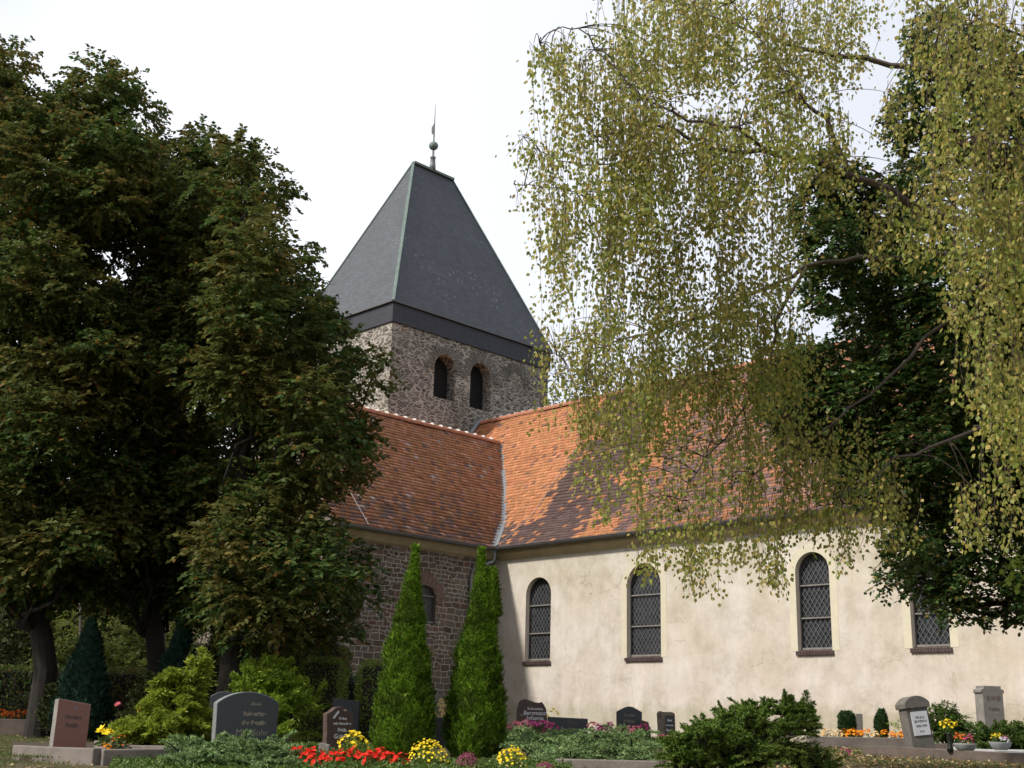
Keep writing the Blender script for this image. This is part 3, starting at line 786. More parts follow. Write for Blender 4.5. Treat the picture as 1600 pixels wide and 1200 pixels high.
mb = MB(); mb.box((tx1-.1, ty0, -1.5), (tx1, ty1, Z0)); mb.box((tx0+.02, ty1-.1, -1.5), (tx1-.12, ty1, Z0)); mb.build('tower_wall', M['tower'], CH)
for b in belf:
    o = MB(); p = arch(*b); o.add([mpA(u, z, .5) for u, z in p], [list(range(len(p)))]); o = o.build('belfry_dark_sheet', M['dark'], CH)  # flat sheet behind each window, its darkness painted on
o = MB(); p = arch(*lw); o.add([mpL(u, z, .5) for u, z in p], [list(range(len(p)))]); o.build('belfry_dark_sheet', M['dark'], CH)  # same painted dark sheet for the left face
for b in belf: voussoirs('arch_stones', (b[0]+b[1])/2, b[3]-(b[1]-b[0])/2, (b[1]-b[0])/2+.02, (b[1]-b[0])/2+.42, mpA, 17, M['voussoir'], CH, .03, gap=.34)
voussoirs('arch_stones', (lw[0]+lw[1])/2, lw[3]-.57, .6, 1.0, mpL, 15, M['voussoir'], CH, .03, gap=.34)
voussoirs('blind_arch_stones', 7.62, 8.32, .42, .80, mpA, 19, M['voussoir'], CH, .03, gap=.36)
# slate roof with uv for the slate courses
def uvroof(name, faces, mat, parent):
    mb = MB(); uvs = []
    for f in faces:
        f = [np.array(p, float) for p in f]; mb.add(f, [tuple(range(len(f)))])
        n = nrm(np.cross(f[1]-f[0], f[2]-f[0])); h = nrm(np.cross([0, 0, 1.], n)); v = np.cross(n, h)
        uvs += [(float(p@h), float(p@v)) for p in f]
    o = mb.build(name, mat, parent); l = o.data.uv_layers.new(name='UVMap')
    for i, u in enumerate(uvs): l.data[i].uv = u
    return o
e = .07
A = (TX-e, TY-e, Z1); B_ = (TX+WB+e, TY-e, Z1); C_ = (TX+WB+e, TY+WA+e, Z1); D_ = (TX-e, TY+WA+e, Z1)
R1 = (TX+3.22, TY+WA/2, ZR); R2 = (TX+WB-3.22, TY+WA/2, ZR)
slr = uvroof('tower_roof', [(A, B_, R2, R1), (B_, C_, R2), (C_, D_, R1, R2), (D_, A, R1)], M['slate'], CH)
a0 = (TX, TY, Z0); a1 = (TX+WB, TY, Z0); a2 = (TX+WB, TY+WA, Z0); a3 = (TX, TY+WA, Z0)
up = lambda p: (p[0], p[1], Z1-.01)
uvroof('tower_fascia', [(a0, a1, up(a1), up(a0)), (a1, a2, up(a2), up(a1)), (a2, a3, up(a3), up(a2)), (a3, a0, up(a0), up(a3)), (a0, a3, a2, a1)], M['fascia'], slr)
mb = MB()
for p, q in ((A, B_), (B_, C_), (C_, D_), (D_, A)): mb.bar(np.array(p)+np.array([0, 0, -.015]), np.array(q)+np.array([0, 0, -.015]), .05, .05)
mb.build('roof_edge', M['gutter'], slr)
mb = MB()
for p, q in ((A, R1), (B_, R2), (C_, R2), (D_, R1)): mb.bar(np.array(p)*.998+np.array(q)*.002, q, .12, .04, (0, 0, 1))
mb.build('hip_flashing', M['patina'], slr)
mb = MB(); mb.bar(R1, R2, .24, .10); mb.build('ridge_cap', M['patina'], slr)
mid = np.array([(R1[0]+R2[0])/2-.05, R1[1], ZR])
mb = MB(); mb.lathe(mid, [(.15, 0), (.13, .3), (.10, .6), (.13, .62), (.13, .66), (.06, .70), (.05, .98)], 12)
fin = mb.build('roof_finial', M['zinc'], slr, smooth=True)
mb = MB(); mb.lathe(mid+np.array([0, 0, 1.02]), [(.02+.19*math.sin(math.pi*i/10), .19-.19*math.cos(math.pi*i/10)) for i in range(11)], 16); mb.build('finial_ball', M['patina'], fin, smooth=True)
mb = MB(); mb.tube([mid+np.array([0, 0, z]) for z in (1.35, 2.0, 2.5, 3.25)], [.035, .03, .02, .008], 8)
mb.add([mid+np.array(v) for v in ((-.02, .02, 1.75), (-.02, .15, 1.85), (-.02, .17, 2.15), (-.02, .02, 2.3), (.02, .02, 1.75), (.02, .15, 1.85), (.02, .17, 2.15), (.02, .02, 2.3))], [(0,1,2,3),(7,6,5,4),(0,4,5,1),(1,5,6,2),(2,6,7,3),(3,7,4,0)])
mb.build('weather_vane', M['gutter'], fin)

# ------------------------------------------------------------------ big dark trees on the left
POLY = [(-260, 30), (-90, 20), (-20, 70), (35, 95), (85, 150), (150, 110), (190, 120), (245, 185), (290, 215), (350, 225), (405, 268), (438, 315), (430, 350), (470, 410), (490, 455), (525, 490),
        (535, 540), (548, 570), (545, 625), (565, 670), (580, 700), (570, 745), (540, 790), (542, 850), (565, 905), (555, 960), (545, 1000), (520, 985), (470, 1000), (400, 985), (330, 950), (270, 905), (200, 895), (130, 905), (40, 915), (-60, 920), (-260, 940)]
extra = [(150, 118, 30), (195, 128, 24), (178, 150, 30), (20, 92, 28), (100, 165, 26), (225, 172, 20), (310, 215, 22), (335, 238, 24), (372, 238, 26), (405, 262, 22), (432, 300, 22), (420, 330, 22), (468, 392, 22), (488, 430, 22), (510, 462, 24), (530, 505, 30),
         (575, 535, 14), (600, 560, 17), (622, 572, 13), (606, 592, 14), (565, 600, 20), (560, 650, 28), (600, 672, 16), (588, 715, 22), (572, 742, 20), (560, 690, 34), (585, 930, 24), (560, 985, 22), (500, 990, 28), (430, 995, 26), (380, 985, 30), (570, 880, 28), (310, 935, 30), (335, 965, 26), (300, 900, 30), (345, 930, 28), (280, 915, 24)]
trees = [dict(px=-120, Y=25, r=.34, cl=[]), dict(px=57, Y=23, r=.21, cl=[]), dict(px=235, Y=24, r=.19, cl=[]), dict(px=352, Y=22, r=.24, cl=[])]
tl = ['dark broad tree at the far left edge of the cemetery', 'dark leafy tree with thick trunk behind the orange flower bed', 'dark leafy tree whose trunk stands beside the slender blue green conifer', 'dark leafy tree nearest the church, reaching over the stone transept']
def tree_for(px, py):
    lean = px-(950-py)*.06
    return int(np.argmin([abs(lean-c) for c in (-160, 60, 225, 430)]))
holes_px = [(183, 415, 14), (385, 668, 20), (130, 800, 16), (128, 690, 10), (385, 690, 14), (280, 880, 10)]
step = 57
for layer in range(3):
    for gx in range(-230, 640, step):
        for gy in range(30, 1000, step):
            x = gx+rng.uniform(-26, 26)+layer*20; y = gy+rng.uniform(-26, 26)+layer*14
            if not inpoly(x, y, POLY): continue
            if not all(inpoly(x+dx, y+dy, POLY) for dx, dy in ((38, 0), (-38, 0), (0, 30), (0, -36))): continue
            if layer == 0 and any(math.hypot(x-hx, y-hy) < hr+32 for hx, hy, hr in holes_px): continue
            if any(math.hypot(x-hx, y-hy) < hr+22 for hx, hy, hr in holes_px): continue
            k = tree_for(x, y); t_ = trees[k]; dY = (layer-1)*1.7+rng.uniform(-.7, .7)
            t_['cl'].append((W(x, y, t_['Y']+dY), mpx(rng.uniform(34, 48), t_['Y'])*np.array([1.1, 1.1, .8])))
for x, y, r in extra+[(xx+rng.uniform(-12, 12), 905+rng.uniform(-18, 26), 30) for xx in range(-180, 330, 26)]+[(265+rng.uniform(-35, 35), yy, 34) for yy in range(250, 880, 38)]+[(135+rng.uniform(-30, 30), yy, 34) for yy in range(240, 880, 60)]+[(370, 420, 34), (400, 470, 34), (360, 480, 34), (375, 640, 30), (385, 600, 30), (350, 560, 34), (400, 390, 30), (350, 360, 34), (310, 400, 30), (250, 300, 30), (390, 560, 30), (410, 640, 30), (300, 300, 34), (330, 320, 30)]:
    if x > 480: x -= 26
    k = tree_for(x, y); t_ = trees[k]
    for dY in (-.3, .9): t_['cl'].append((W(x, y, t_['Y']+dY), mpx(r, t_['Y'])*np.array([1.15, 1.1, .85])))
for i, t_ in enumerate(trees):
    b = gp(t_['px'], t_['Y'])
    E_ = empty('broadleaf_tree', b, tl[i], 'tree', 'tall dark trees left of the church')
    P, D, Nn = clump_sprays(t_['cl'], 300, .40, 13, .08); print('tree', i, len(t_['cl']), len(P))
    n = len(P); lo = np.array(b)
    leaves('crown', P-lo, D, Nn, rng.uniform(.085, .14, n), rng.uniform(.06, .095, n), M['L_linden'], E_, curl=.15)
    mb = MB(); top = W(t_['px']+([-40, -10, 0, 60][i]), 260, t_['Y'])-lo; top[2] = min(top[2], 9.5)
    pts = [np.array([0, 0, -.3]), np.array([0, 0, .0]), np.array([.02, 0, 1.2]), top*.3+np.array([0, 0, .3]), top*.6, top]
    mb.tube(pts, [t_['r']*1.5, t_['r']*1.15, t_['r'], t_['r']*.85, t_['r']*.5, .03], 12)
    for c, r in t_['cl'][::2]:
        q = np.array(c)-lo; f = np.clip((q[2]-1.2)/top[2]*.75, .2, .92); p = top*f
        limb(mb, p, q, .06*(1.15-f), .012, -.06, 6, .25, 5)
    mb.build('trunk', M['bark_dark'], E_)

# ------------------------------------------------------------------ background shrubs and hedges on the left
def bush(name, cl, mat, label, cat, group=None, base=None, dens=260, leaf=.05, slen=.22, n=9, stem=True, asp=.65):
    c0 = np.mean([c for c, r in cl], 0); b = base if base is not None else np.array([c0[0], c0[1], float(gz(c0[0], c0[1]))])
    E_ = empty(name, b, label, cat, group)
    P, D, Nn = clump_sprays(cl, dens, slen, n, leaf); k = len(P)
    leaves('foliage', P-b, D, Nn, rng.uniform(.8, 1.3, k)*leaf, rng.uniform(.8, 1.2, k)*leaf*asp, mat, E_, curl=.1)
    if stem:
        mb = MB()
        for c, r in cl: limb(mb, (rng.uniform(-.05, .05), rng.uniform(-.05, .05), -.05), np.array(c)-b, .03, .008, .05, 5, .1, 5)
        mb.build('stem', M['bark_dark'], E_)
    return E_
def C(*a): return [(W(x, y, Y), mpx(r, Y)*np.array([1.1, 1.1, .9])) for x, y, r, Y in a]
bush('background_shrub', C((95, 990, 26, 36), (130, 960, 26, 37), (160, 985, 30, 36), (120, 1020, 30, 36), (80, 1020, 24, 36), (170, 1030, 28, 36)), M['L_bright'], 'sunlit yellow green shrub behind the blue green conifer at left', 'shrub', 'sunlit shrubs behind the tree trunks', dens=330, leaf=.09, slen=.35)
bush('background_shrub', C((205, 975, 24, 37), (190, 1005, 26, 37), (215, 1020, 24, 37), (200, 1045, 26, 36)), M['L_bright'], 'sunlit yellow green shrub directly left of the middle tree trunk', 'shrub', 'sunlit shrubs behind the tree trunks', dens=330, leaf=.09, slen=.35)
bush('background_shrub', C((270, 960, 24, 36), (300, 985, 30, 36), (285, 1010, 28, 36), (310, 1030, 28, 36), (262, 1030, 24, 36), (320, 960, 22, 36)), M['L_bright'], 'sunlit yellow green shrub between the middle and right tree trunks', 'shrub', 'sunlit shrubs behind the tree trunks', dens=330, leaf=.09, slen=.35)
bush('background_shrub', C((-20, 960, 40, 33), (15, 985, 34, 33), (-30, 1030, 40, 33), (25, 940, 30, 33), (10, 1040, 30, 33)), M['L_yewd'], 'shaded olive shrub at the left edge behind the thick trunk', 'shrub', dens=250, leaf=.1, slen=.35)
bg2 = [(x, y, 60, 44) for x in range(-200, 620, 70) for y in (930, 985, 1040)] + [(x, y, 60, 47) for x in range(-200, 560, 80) for y in (780, 860)]
bush('background_tree', C(*bg2), M['L_linden'], 'dark band of trees closing the cemetery behind the trunks', 'trees', dens=170, leaf=.2, slen=.8)
for px, Y, lab, top in ((251, 32, 'pale bare trunk of a thin tree just right of the middle dark trunk', 905), (125, 33, 'thin pale stem of a young tree above the blue green conifer', 925)):
    b = gp(px, Y); t1 = W(px+2, top-60, Y)-b; E_ = empty('young_tree', b, lab, 'tree'); mb = MB(); r = .11 if px > 200 else .05
    mb.tube([np.zeros(3), t1*.5, t1], [r*1.2, r, r*.8], 8); mb.build('trunk', M['bark_pale'], E_)
    cl = [(t1+np.array([dx, 0, dz]), .5) for dx, dz in ((0, .6), (.4, .4), (-.4, .5))]
    P, D, Nn = clump_sprays(cl, 80, .4, 10, .08); leaves('crown', P, D, Nn, .1, .07, M['L_linden'], E_)

def hedge(name, px0, px1, ytop, Y, depth, label, mat, cat='hedge', leaf=.035, dens=1500, taper=.0, rough=.03, group=None, round_=.12):
    a = gp(px0, Y); c = gp(px1, Y); wd = c[0]-a[0]; b = (a+c)/2; h = W((px0+px1)/2, ytop, Y)[2]-b[2]
    E_ = empty(name, b, label, cat, group)
    mb = MB(); mb.box((-wd/2+.08, -depth/2+.08, -.1), (wd/2-.08, depth/2-.08, h-.08)); mb.build('branches', M['bark_dark'], E_, bevel=.05)  # solid dark box as core, standing in for the shade inside the hedge
    A_ = [wd*h, wd*h*.5, depth*h, depth*h, wd*depth]; Ps = []; Ns_ = []
    for k, ar in enumerate(A_):
        m_ = int(ar*dens); u = rng.uniform(-.5, .5, m_); v = rng.uniform(0, 1, m_)
        if k < 2: p = np.stack([u*wd, np.full(m_, (-.5, .5)[k]*depth), v*h], 1); n_ = np.array([0, (-1, 1)[k], .15])
        elif k < 4: p = np.stack([np.full(m_, (-.5, .5)[k-2]*wd), u*depth, v*h], 1); n_ = np.array([(-1, 1)[k-2], 0, .15])
        else: p = np.stack([u*wd, (v-.5)*depth, np.full(m_, h)], 1); n_ = np.array([0, 0, 1.])
        Ps.append(p); Ns_.append(np.tile(n_, (m_, 1)))
    P = np.concatenate(Ps); Nn = np.concatenate(Ns_)
    q = P.copy(); q[:, 2] = np.maximum(q[:, 2]-(h-round_*2.2), 0)   # round the shoulders
    fx = np.abs(P[:, 0])/(wd/2); fz = P[:, 2]/h
    P[:, 2] -= h*.10*np.clip(fx-.55, 0, 1)**2*5*(fz > .5)
    P += Nn*rng.uniform(-.10, rough, (len(P), 1)); D = Nn*.7+rng.normal(size=P.shape)*.6
    leaves('foliage', P, D, Nn+rng.normal(size=P.shape)*.6, rng.uniform(.8, 1.4, len(P))*leaf, leaf*.65, mat, E_)
hedge('hedge', -120, 330, 1046, 30, 1.2, 'long dark hedge in the shade behind the orange flowers', M['L_linden'], leaf=.08, dens=420)
hedge('hedge', 318, 535, 1000, 30, 1.6, 'added dark hedge standing in for the shade against the transept end', M['L_linden'], leaf=.08, dens=420)  # hedge made up to give the deep shade beside the gable a dark body
hedge('clipped_hedge', 466, 533, 1030, 22.5, .9, 'clipped green hedge block with flat top left of the gap', M['L_hedge'], group='clipped hedge blocks')
hedge('clipped_hedge', 556, 612, 1034, 21.0, .9, 'clipped green hedge block partly behind the left columnar thuja', M['L_hedge'], group='clipped hedge blocks')
hedge('hedge', 515, 570, 1060, 23.5, .7, 'low dark hedge in the gap between the clipped blocks', M['L_blue'])

# ------------------------------------------------------------------ columnar conifers
def thuja(name, px, Y, prof, label, mat, cat='conifer', group=None, n=9000, L=.05, Wd=.017, fan=6, lump=.10, tips=(), upw=1.0):
    """prof [(ypx, half width px, centre offset px)] from apex to base"""
    b = gp(px, Y); s_ = Y/FPX; zt = W(px, prof[0][0], Y)[2]-b[2]
    ys = np.array([p[0] for p in prof], float); hw = np.maximum(np.array([p[1] for p in prof])-(9.5 if 'columnar' in name else 1), 1.)*s_; off = np.array([p[2] for p in prof])*s_
    zs = zt*(ys[-1]-ys)/(ys[-1]-ys[0])
    E_ = empty(name, b, label, cat, group)
    z = rng.uniform(0, zt, n*3); r = np.interp(z, zs[::-1], hw[::-1]); keep = rng.random(n*3) < r/max(hw)+.06; z = z[keep][:n]; r = r[keep][:n]
    k = len(z); th = rng.uniform(0, 2*np.pi, k); ox = np.interp(z, zs[::-1], off[::-1])
    lm = 1+lump*(vnoise(th*2.5+z*2, z*5, n % 7)-.5)*2+lump*(vnoise(th*7, z*12, 4)-.5)*2
    rr = r*lm*rng.uniform(.62, 1.03, k)**.6
    out = np.stack([np.cos(th), np.sin(th), np.zeros(k)], 1)
    P = np.stack([ox, np.zeros(k), z], 1)+out*rr[:, None]
    for (tx_, ty_, th_, tw__) in tips:      # secondary leaders
        m_ = n//14; zz = rng.uniform(0, 1, m_); zt2 = W(px, ty_, Y)[2]-b[2]; zb = zt2-th_*s_; t2 = rng.uniform(0, 2*np.pi, m_)
        o2 = np.stack([np.cos(t2), np.sin(t2), np.zeros(m_)], 1)
        P = np.concatenate([P, np.stack([np.full(m_, (tx_-px)*s_), np.zeros(m_), zb+(zt2-zb)*zz], 1)+o2*(tw__*s_*(1.05-zz))[:, None]]); out = np.concatenate([out, o2])
    k = len(P)
    axis = nrm(out*.55+np.array([0, 0, upw])+rng.normal(size=(k, 3))*.28)
    tang = nrm(np.cross(out, [0, 0, 1.])*rng.choice([-1, 1], (k, 1))+out*rng.uniform(-.8, .8, (k, 1)))
    Ps, Ds, Ns_ = [], [], []
    for j in range(fan):
        f = (j-(fan-1)/2)/fan*2.0; Ds.append(axis+tang*f*.9); Ps.append(P+axis*.012*j); Ns_.append(np.cross(axis, tang)+rng.normal(size=(k, 3))*.2)
    P = np.concatenate(Ps); D = np.concatenate(Ds); Nn = np.concatenate(Ns_)
    leaves('foliage', P, D, Nn, rng.uniform(.7, 1.3, len(P))*L, Wd, mat, E_, curl=.1)
    mb = MB(); mb.tube([(0, 0, -.1), (0, 0, zt*.5), (off[0], 0, zt*.95)], [.05, .04, .01], 8); mb.build('trunk', M['bark_dark'], E_)
    # brown inner twigs fill the core
    m_ = 900; zz = rng.uniform(.05, zt*.93, m_); rr = np.interp(zz, zs[::-1], hw[::-1])*.78; t2 = rng.uniform(0, 2*np.pi, m_)
    tb = MB()
    for i in range(160):
        c = np.array([np.interp(zz[i], zs[::-1], off[::-1]), 0, zz[i]]); o2 = np.array([math.cos(t2[i]), math.sin(t2[i]), .7])
        tb.tube([c, c+o2*rr[i]], [.008, .003], 4)
    tb.build('branches', M['bark_dark'], E_)
    return E_
thuja('columnar_thuja', 628, 17, [(857, 2, 6), (875, 8, 6), (900, 15, 4), (930, 20, 3), (960, 26, 1), (1000, 31, 0), (1040, 39, 0), (1085, 46, 0), (1130, 50, 0), (1165, 50, 0), (1182, 42, 0)],
      'left of the two tall bright green columnar thujas before the church', M['L_thuja'], 'conifer', 'two columnar thujas', n=18000, L=.052, Wd=.019, lump=.20)
thuja('columnar_thuja', 741, 17.3, [(862, 2, 1), (880, 7, 1), (905, 14, 3), (935, 22, 4), (970, 27, 4), (1010, 33, 1), (1050, 41, 0), (1090, 46, 0), (1130, 50, 0), (1165, 49, 0), (1182, 40, 0)],
      'right of the two tall bright green columnar thujas, with a forked tip', M['L_thuja'], 'conifer', 'two columnar thujas', n=18000, L=.052, Wd=.019, lump=.20, tips=[(760, 893, 70, 12)])
thuja('blue_green_conifer', 122, 22, [(972, 2, 0), (990, 10, 0), (1020, 20, 0), (1050, 31, 0), (1080, 38, 0), (1105, 38, 0), (1120, 30, 0)],
      'dark blue green cone shaped conifer behind the reddish gravestone', M['L_blue'], n=5000, L=.09, Wd=.03, lump=.16)
thuja('blue_green_conifer', 264, 23, [(955, 2, 8), (985, 12, 6), (1010, 20, 3), (1040, 26, 0), (1070, 26, 0), (1090, 18, 0)],
      'slender dark blue green conifer behind the golden yew', M['L_blue'], n=3600, L=.09, Wd=.03, lump=.2)

# ------------------------------------------------------------------ feathery shrubs (fronds)
def fronds(name, b, br, label, mat, cat='shrub', group=None, needle=(.05, .018), K=16, side=.22, droop=.25, J=5, stem=True):
    """br: list of (start xyz, direction, length) relative to b"""
    E_ = empty(name, b, label, cat, group)
    S0 = np.array([x[0] for x in br], float); D0 = nrm(np.array([x[1] for x in br], float)); L0 = np.array([x[2] for x in br], float)
    t_ = np.linspace(.25, 1, K)[None, :, None]
    base = S0[:, None]+D0[:, None]*L0[:, None, None]*t_+np.array([0, 0, -1.])*(L0[:, None, None]*droop*t_**2.2)
    tang = nrm(D0[:, None]+np.array([0, 0, -1.])*droop*2.2*t_**1.2)
    sd_ = nrm(np.cross(tang, [0, 0, 1.])+rng.normal(size=(len(br), 1, 3))*.35)
    Ps, Ds, Ns_ = [], [], []
    for sg in (1, -1, 0):
        sl_ = (side*L0[:, None, None]*(1.08-t_)**.7+.02)*rng.uniform(.6, 1.2, (len(br), K, 1))
        dr = nrm(sd_*sg*.9+tang*.75+rng.normal(size=base.shape)*.15+np.array([0, 0, .1]))
        if sg == 0: dr = nrm(tang+np.array([0, 0, .45])+rng.normal(size=base.shape)*.25); sl_ = sl_*.6
        for j in range(J):
            f = (j+.3)/J; Ps.append((base+dr*sl_*f+np.array([0, 0, -.15])*sl_*f*f).reshape(-1, 3)); Ds.append((dr+rng.normal(size=base.shape)*.35).reshape(-1, 3))
            Ns_.append((np.cross(dr, sd_+1e-3)*.5+np.array([0, 0, .8])+rng.normal(size=base.shape)*.5).reshape(-1, 3))
    P = np.concatenate(Ps); D = np.concatenate(Ds); Nn = np.concatenate(Ns_)
    keep = P[:, 2] > -.03
    P, D, Nn = P[keep], D[keep], Nn[keep]
    leaves('foliage', P, D, Nn, rng.uniform(.7, 1.3, len(P))*needle[0], needle[1], mat, E_, curl=.15)
    if stem:
        mb = MB()
        for i in range(0, len(br), 2):
            mb.tube([S0[i], base[i, K//2], base[i, -2]], [.012, .008, .003], 4)
        mb.build('branches', M['bark_dark'], E_)
    return E_
def shrub_branches(n, Hc, R, elev=(10, 55), ln=(.35, .6), taper=.75, x_off=0):
    out = []
    for i in range(n):
        z = Hc*random.random()**.85; a = random.uniform(0, 2*math.pi); el = math.radians(random.uniform(*elev)+25*z/Hc)
        d = (math.cos(a)*math.cos(el), math.sin(a)*math.cos(el)*.9, math.sin(el)); L = R*random.uniform(.75, 1.12)*(1-taper*z/Hc)
        out.append(((x_off+random.uniform(-.04, .04), random.uniform(-.04, .04), z), d, L+.10))
    return out
b = gp(268, 18.3)
br = shrub_branches(135, 1.0, .80, (0, 40)) + [((.32, 0, .55+.1*i), (random.uniform(-.3, .3), random.uniform(-.3, .3), 1), .28) for i in range(8)] + [((-.3, -.2, .0), (random.uniform(-.8, .3), random.uniform(-1, .4), .9), .75) for i in range(26)]
br += [((.28, .1, .8), (random.uniform(-.3, .3), random.uniform(-.3, .3), 1.3), .75) for i in range(9)]
fronds('golden_yew', b, br, 'bright yellow green feathery yew left of the dark arched gravestone', M['L_yew'], needle=(.072, .022), K=15, side=.34, droop=.32)
b = gp(416, 20.3)
fronds('false_cypress', b, shrub_branches(150, .95, 1.05, (15, 60), taper=.55) + [((.1*i-.6, 0, .35), (random.uniform(-.3, .3), random.uniform(-.3, .3), 1), .85) for i in range(13)], 'yellow green feathery cypress behind the dark arched gravestone', M['L_yew2'], needle=(.072, .022), K=15, side=.32, droop=.18)
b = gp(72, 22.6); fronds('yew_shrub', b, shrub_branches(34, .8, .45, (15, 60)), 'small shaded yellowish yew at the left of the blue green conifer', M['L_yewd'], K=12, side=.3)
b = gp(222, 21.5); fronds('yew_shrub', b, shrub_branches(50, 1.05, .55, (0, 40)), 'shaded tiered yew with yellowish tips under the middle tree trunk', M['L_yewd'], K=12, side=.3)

def carpet(px0, px1, Y0, Y1, n, Lr, el=(18, 45), hmax=.25):
    c = (gp(px0, Y0)+gp(px1, Y1))/2; c[2] = gz(c[0], c[1]); out = []
    for i in range(n):
        Y = random.uniform(Y0, Y1); p = gp(random.uniform(px0, px1), Y); a = random.uniform(-math.pi, 0) if random.random() < .7 else random.uniform(0, math.pi)
        e_ = math.radians(random.uniform(*el)); L = random.uniform(*Lr)
        mid_ = 1-abs((Y-(Y0+Y1)/2)/((Y1-Y0)/2))**2
        out.append((p-c+np.array([0, 0, hmax*mid_*random.random()]), (math.cos(a)*math.cos(e_), math.sin(a)*math.cos(e_), math.sin(e_)), L))
    return c, out
c, o_ = carpet(285, 440, 14.1, 15.5, 330, (.24, .42), (15, 60), .22)
fronds('juniper', c, o_, 'grey green creeping juniper in front of the dark arched gravestone', M['L_jun'], needle=(.034, .012), K=12, side=.24, droop=.3)
c, o_ = carpet(815, 1000, 16.2, 20.5, 330, (.30, .55), (10, 45), .30)
fronds('juniper', c, o_, 'wide blue green creeping juniper right of the thujas, below the pink flowers', M['L_jun'], needle=(.038, .013), K=13, side=.24, droop=.35)
b = gp(1148, 14.6); br = []
for i in range(170):
    a = random.uniform(0, 2*math.pi); e_ = math.radians(random.uniform(3, 52)); L = random.uniform(.35, .88)*(1.0 if math.cos(a) > .5 else .68)
    br.append(((random.uniform(-.25, .25), random.uniform(-.25, .25), random.uniform(0, .38)), (math.cos(a)*math.cos(e_), math.sin(a)*math.cos(e_), math.sin(e_)), L))
for dx, dz, L in ((.60, .60, .98), (.62, .50, 1.0), (.9, .38, 1.1), (.95, .28, 1.1), (0, .8, .78), (.12, .8, .80), (.25, .75, .82), (-.15, .8, .74), (-.55, .6, .80), (.75, .5, 1.08), (.35, .7, .86)):
    for k in range(4): br.append(((random.uniform(-.1, .1), random.uniform(-.15, .1), .12), (dx+random.uniform(-.06, .06), random.uniform(-.35, .2), dz+random.uniform(-.06, .06)), L*random.uniform(.9, 1.02)))
for x, y in ((1068, 1172), (1088, 1156), (1110, 1140), (1148, 1120), (1180, 1112), (1225, 1106), (1110, 1150), (1160, 1140), (1205, 1140), (1240, 1135), (1075, 1190), (1100, 1180), (1145, 1175), (1190, 1175), (1235, 1180), (1270, 1192), (1250, 1112)):
    c = W(x, y, 14.6+random.uniform(-.35, .3))-b
    for k in range(34):
        a = random.uniform(0, 2*math.pi); e_ = math.radians(random.uniform(0, 75)); lean = .35*math.copysign(1, x-1150)*(abs(x-1150) > 25)
        br.append((c+np.array([random.uniform(-.15, .15), random.uniform(-.12, .12), random.uniform(-.10, .0)]), (math.cos(a)*math.cos(e_)+lean, math.sin(a)*math.cos(e_)-.2, math.sin(e_)), random.uniform(.14, .27)))
fronds('juniper', b, br, 'dark green spreading juniper with branches reaching up to the right before the nave wall', M['L_jun2'], needle=(.030, .012), K=16, side=.24, droop=.16, J=5)

# ------------------------------------------------------------------ flowers
def blossoms(P, Nn, r, petals=6, cup=.35):
    P = np.asarray(P); Nn = nrm(Nn); a = nrm(np.cross(Nn, rdir(len(P)))); b_ = np.cross(Nn, a); Ps, Ds, Ns_ = [], [], []
    for k in range(petals):
        t_ = 2*math.pi*k/petals; d = a*math.cos(t_)+b_*math.sin(t_); Ps.append(P); Ds.append(d+Nn*cup); Ns_.append(Nn-d*cup)
    return np.concatenate(Ps), np.concatenate(Ds), np.concatenate(Ns_)
def flower(name, b, w_, h_, nb, br_, pm, lm, label, cat='flowers', group=None, nl=260, leaf=.035, dome=True, parent_part='blossoms', top=.0, dep=None, second=None, cup=.35):
    E_ = empty(name, b, label, cat, group); dep = dep or w_
    def pts(k, lo=0.0):
        a = rng.uniform(0, 2*np.pi, k); u = rng.uniform(0, 1, k)**.5; z = np.sqrt(np.maximum(1-u*u, 0))
        return np.stack([np.cos(a)*u*w_/2, np.sin(a)*u*dep/2, (lo+(1-lo)*z)*h_], 1), np.stack([np.cos(a)*u*.9, np.sin(a)*u*.9, z+.25], 1)
    P, Nn = pts(nl); P = P*np.array([.93, .93, .85])*rng.uniform(.4, 1, (nl, 1))
    leaves('foliage', P, Nn+rng.normal(size=P.shape)*.7, rdir(nl)+np.array([0, 0, .6]), leaf, leaf*.6, lm, E_)
    P, Nn = pts(nb, top); P += rng.normal(size=P.shape)*np.array([.01, .01, .015])
    if second:
        k = int(nb*second[1]); p2, d2, n2 = blossoms(P[:k]*np.array([1.02, 1.02, .55]), Nn[:k]+np.array([0, -.8, 0]), br_); leaves('buds', p2, d2, n2, br_*.7, br_*.5, second[0], E_)
    p2, d2, n2 = blossoms(P, Nn+rng.normal(size=Nn.shape)*.25+np.array([0, -.25, 0]), br_, cup=cup)
    leaves(parent_part, p2, d2, n2, rng.uniform(.8, 1.15, len(p2))*br_, br_*.75, pm, E_)
    return E_
def at(px, py, Y):
    """ground point below photo point; third value is height of that point above ground"""
    g = gp(px, Y); return g
G1 = 'red begonias in the front bed'
reds = [(462, 14.9), (478, 14.6), (492, 15.2), (508, 14.8), (522, 15.1), (537, 14.7), (552, 15.2), (566, 14.8), (581, 15.1), (594, 15.3), (606, 15.0), (488, 14.2), (578, 14.4), (626, 14.7)]
for px, Y in reds:
    flower('begonia', gp(px, Y), .17, random.uniform(.17, .24), 16, .036, M['P_red'], M['L_bush'], 'red begonia plant in the bed in front of the left thuja', 'flowers', G1, 90, .04, top=.35)
flower('chrysanthemum', gp(668, 14.8), .47, .33, 150, .020, M['P_yel'], M['L_hedge'], 'large yellow chrysanthemum dome between the two thujas', 'flowers', 'yellow chrysanthemums', 700, .03, second=(M['P_pale'], .3), top=.15)
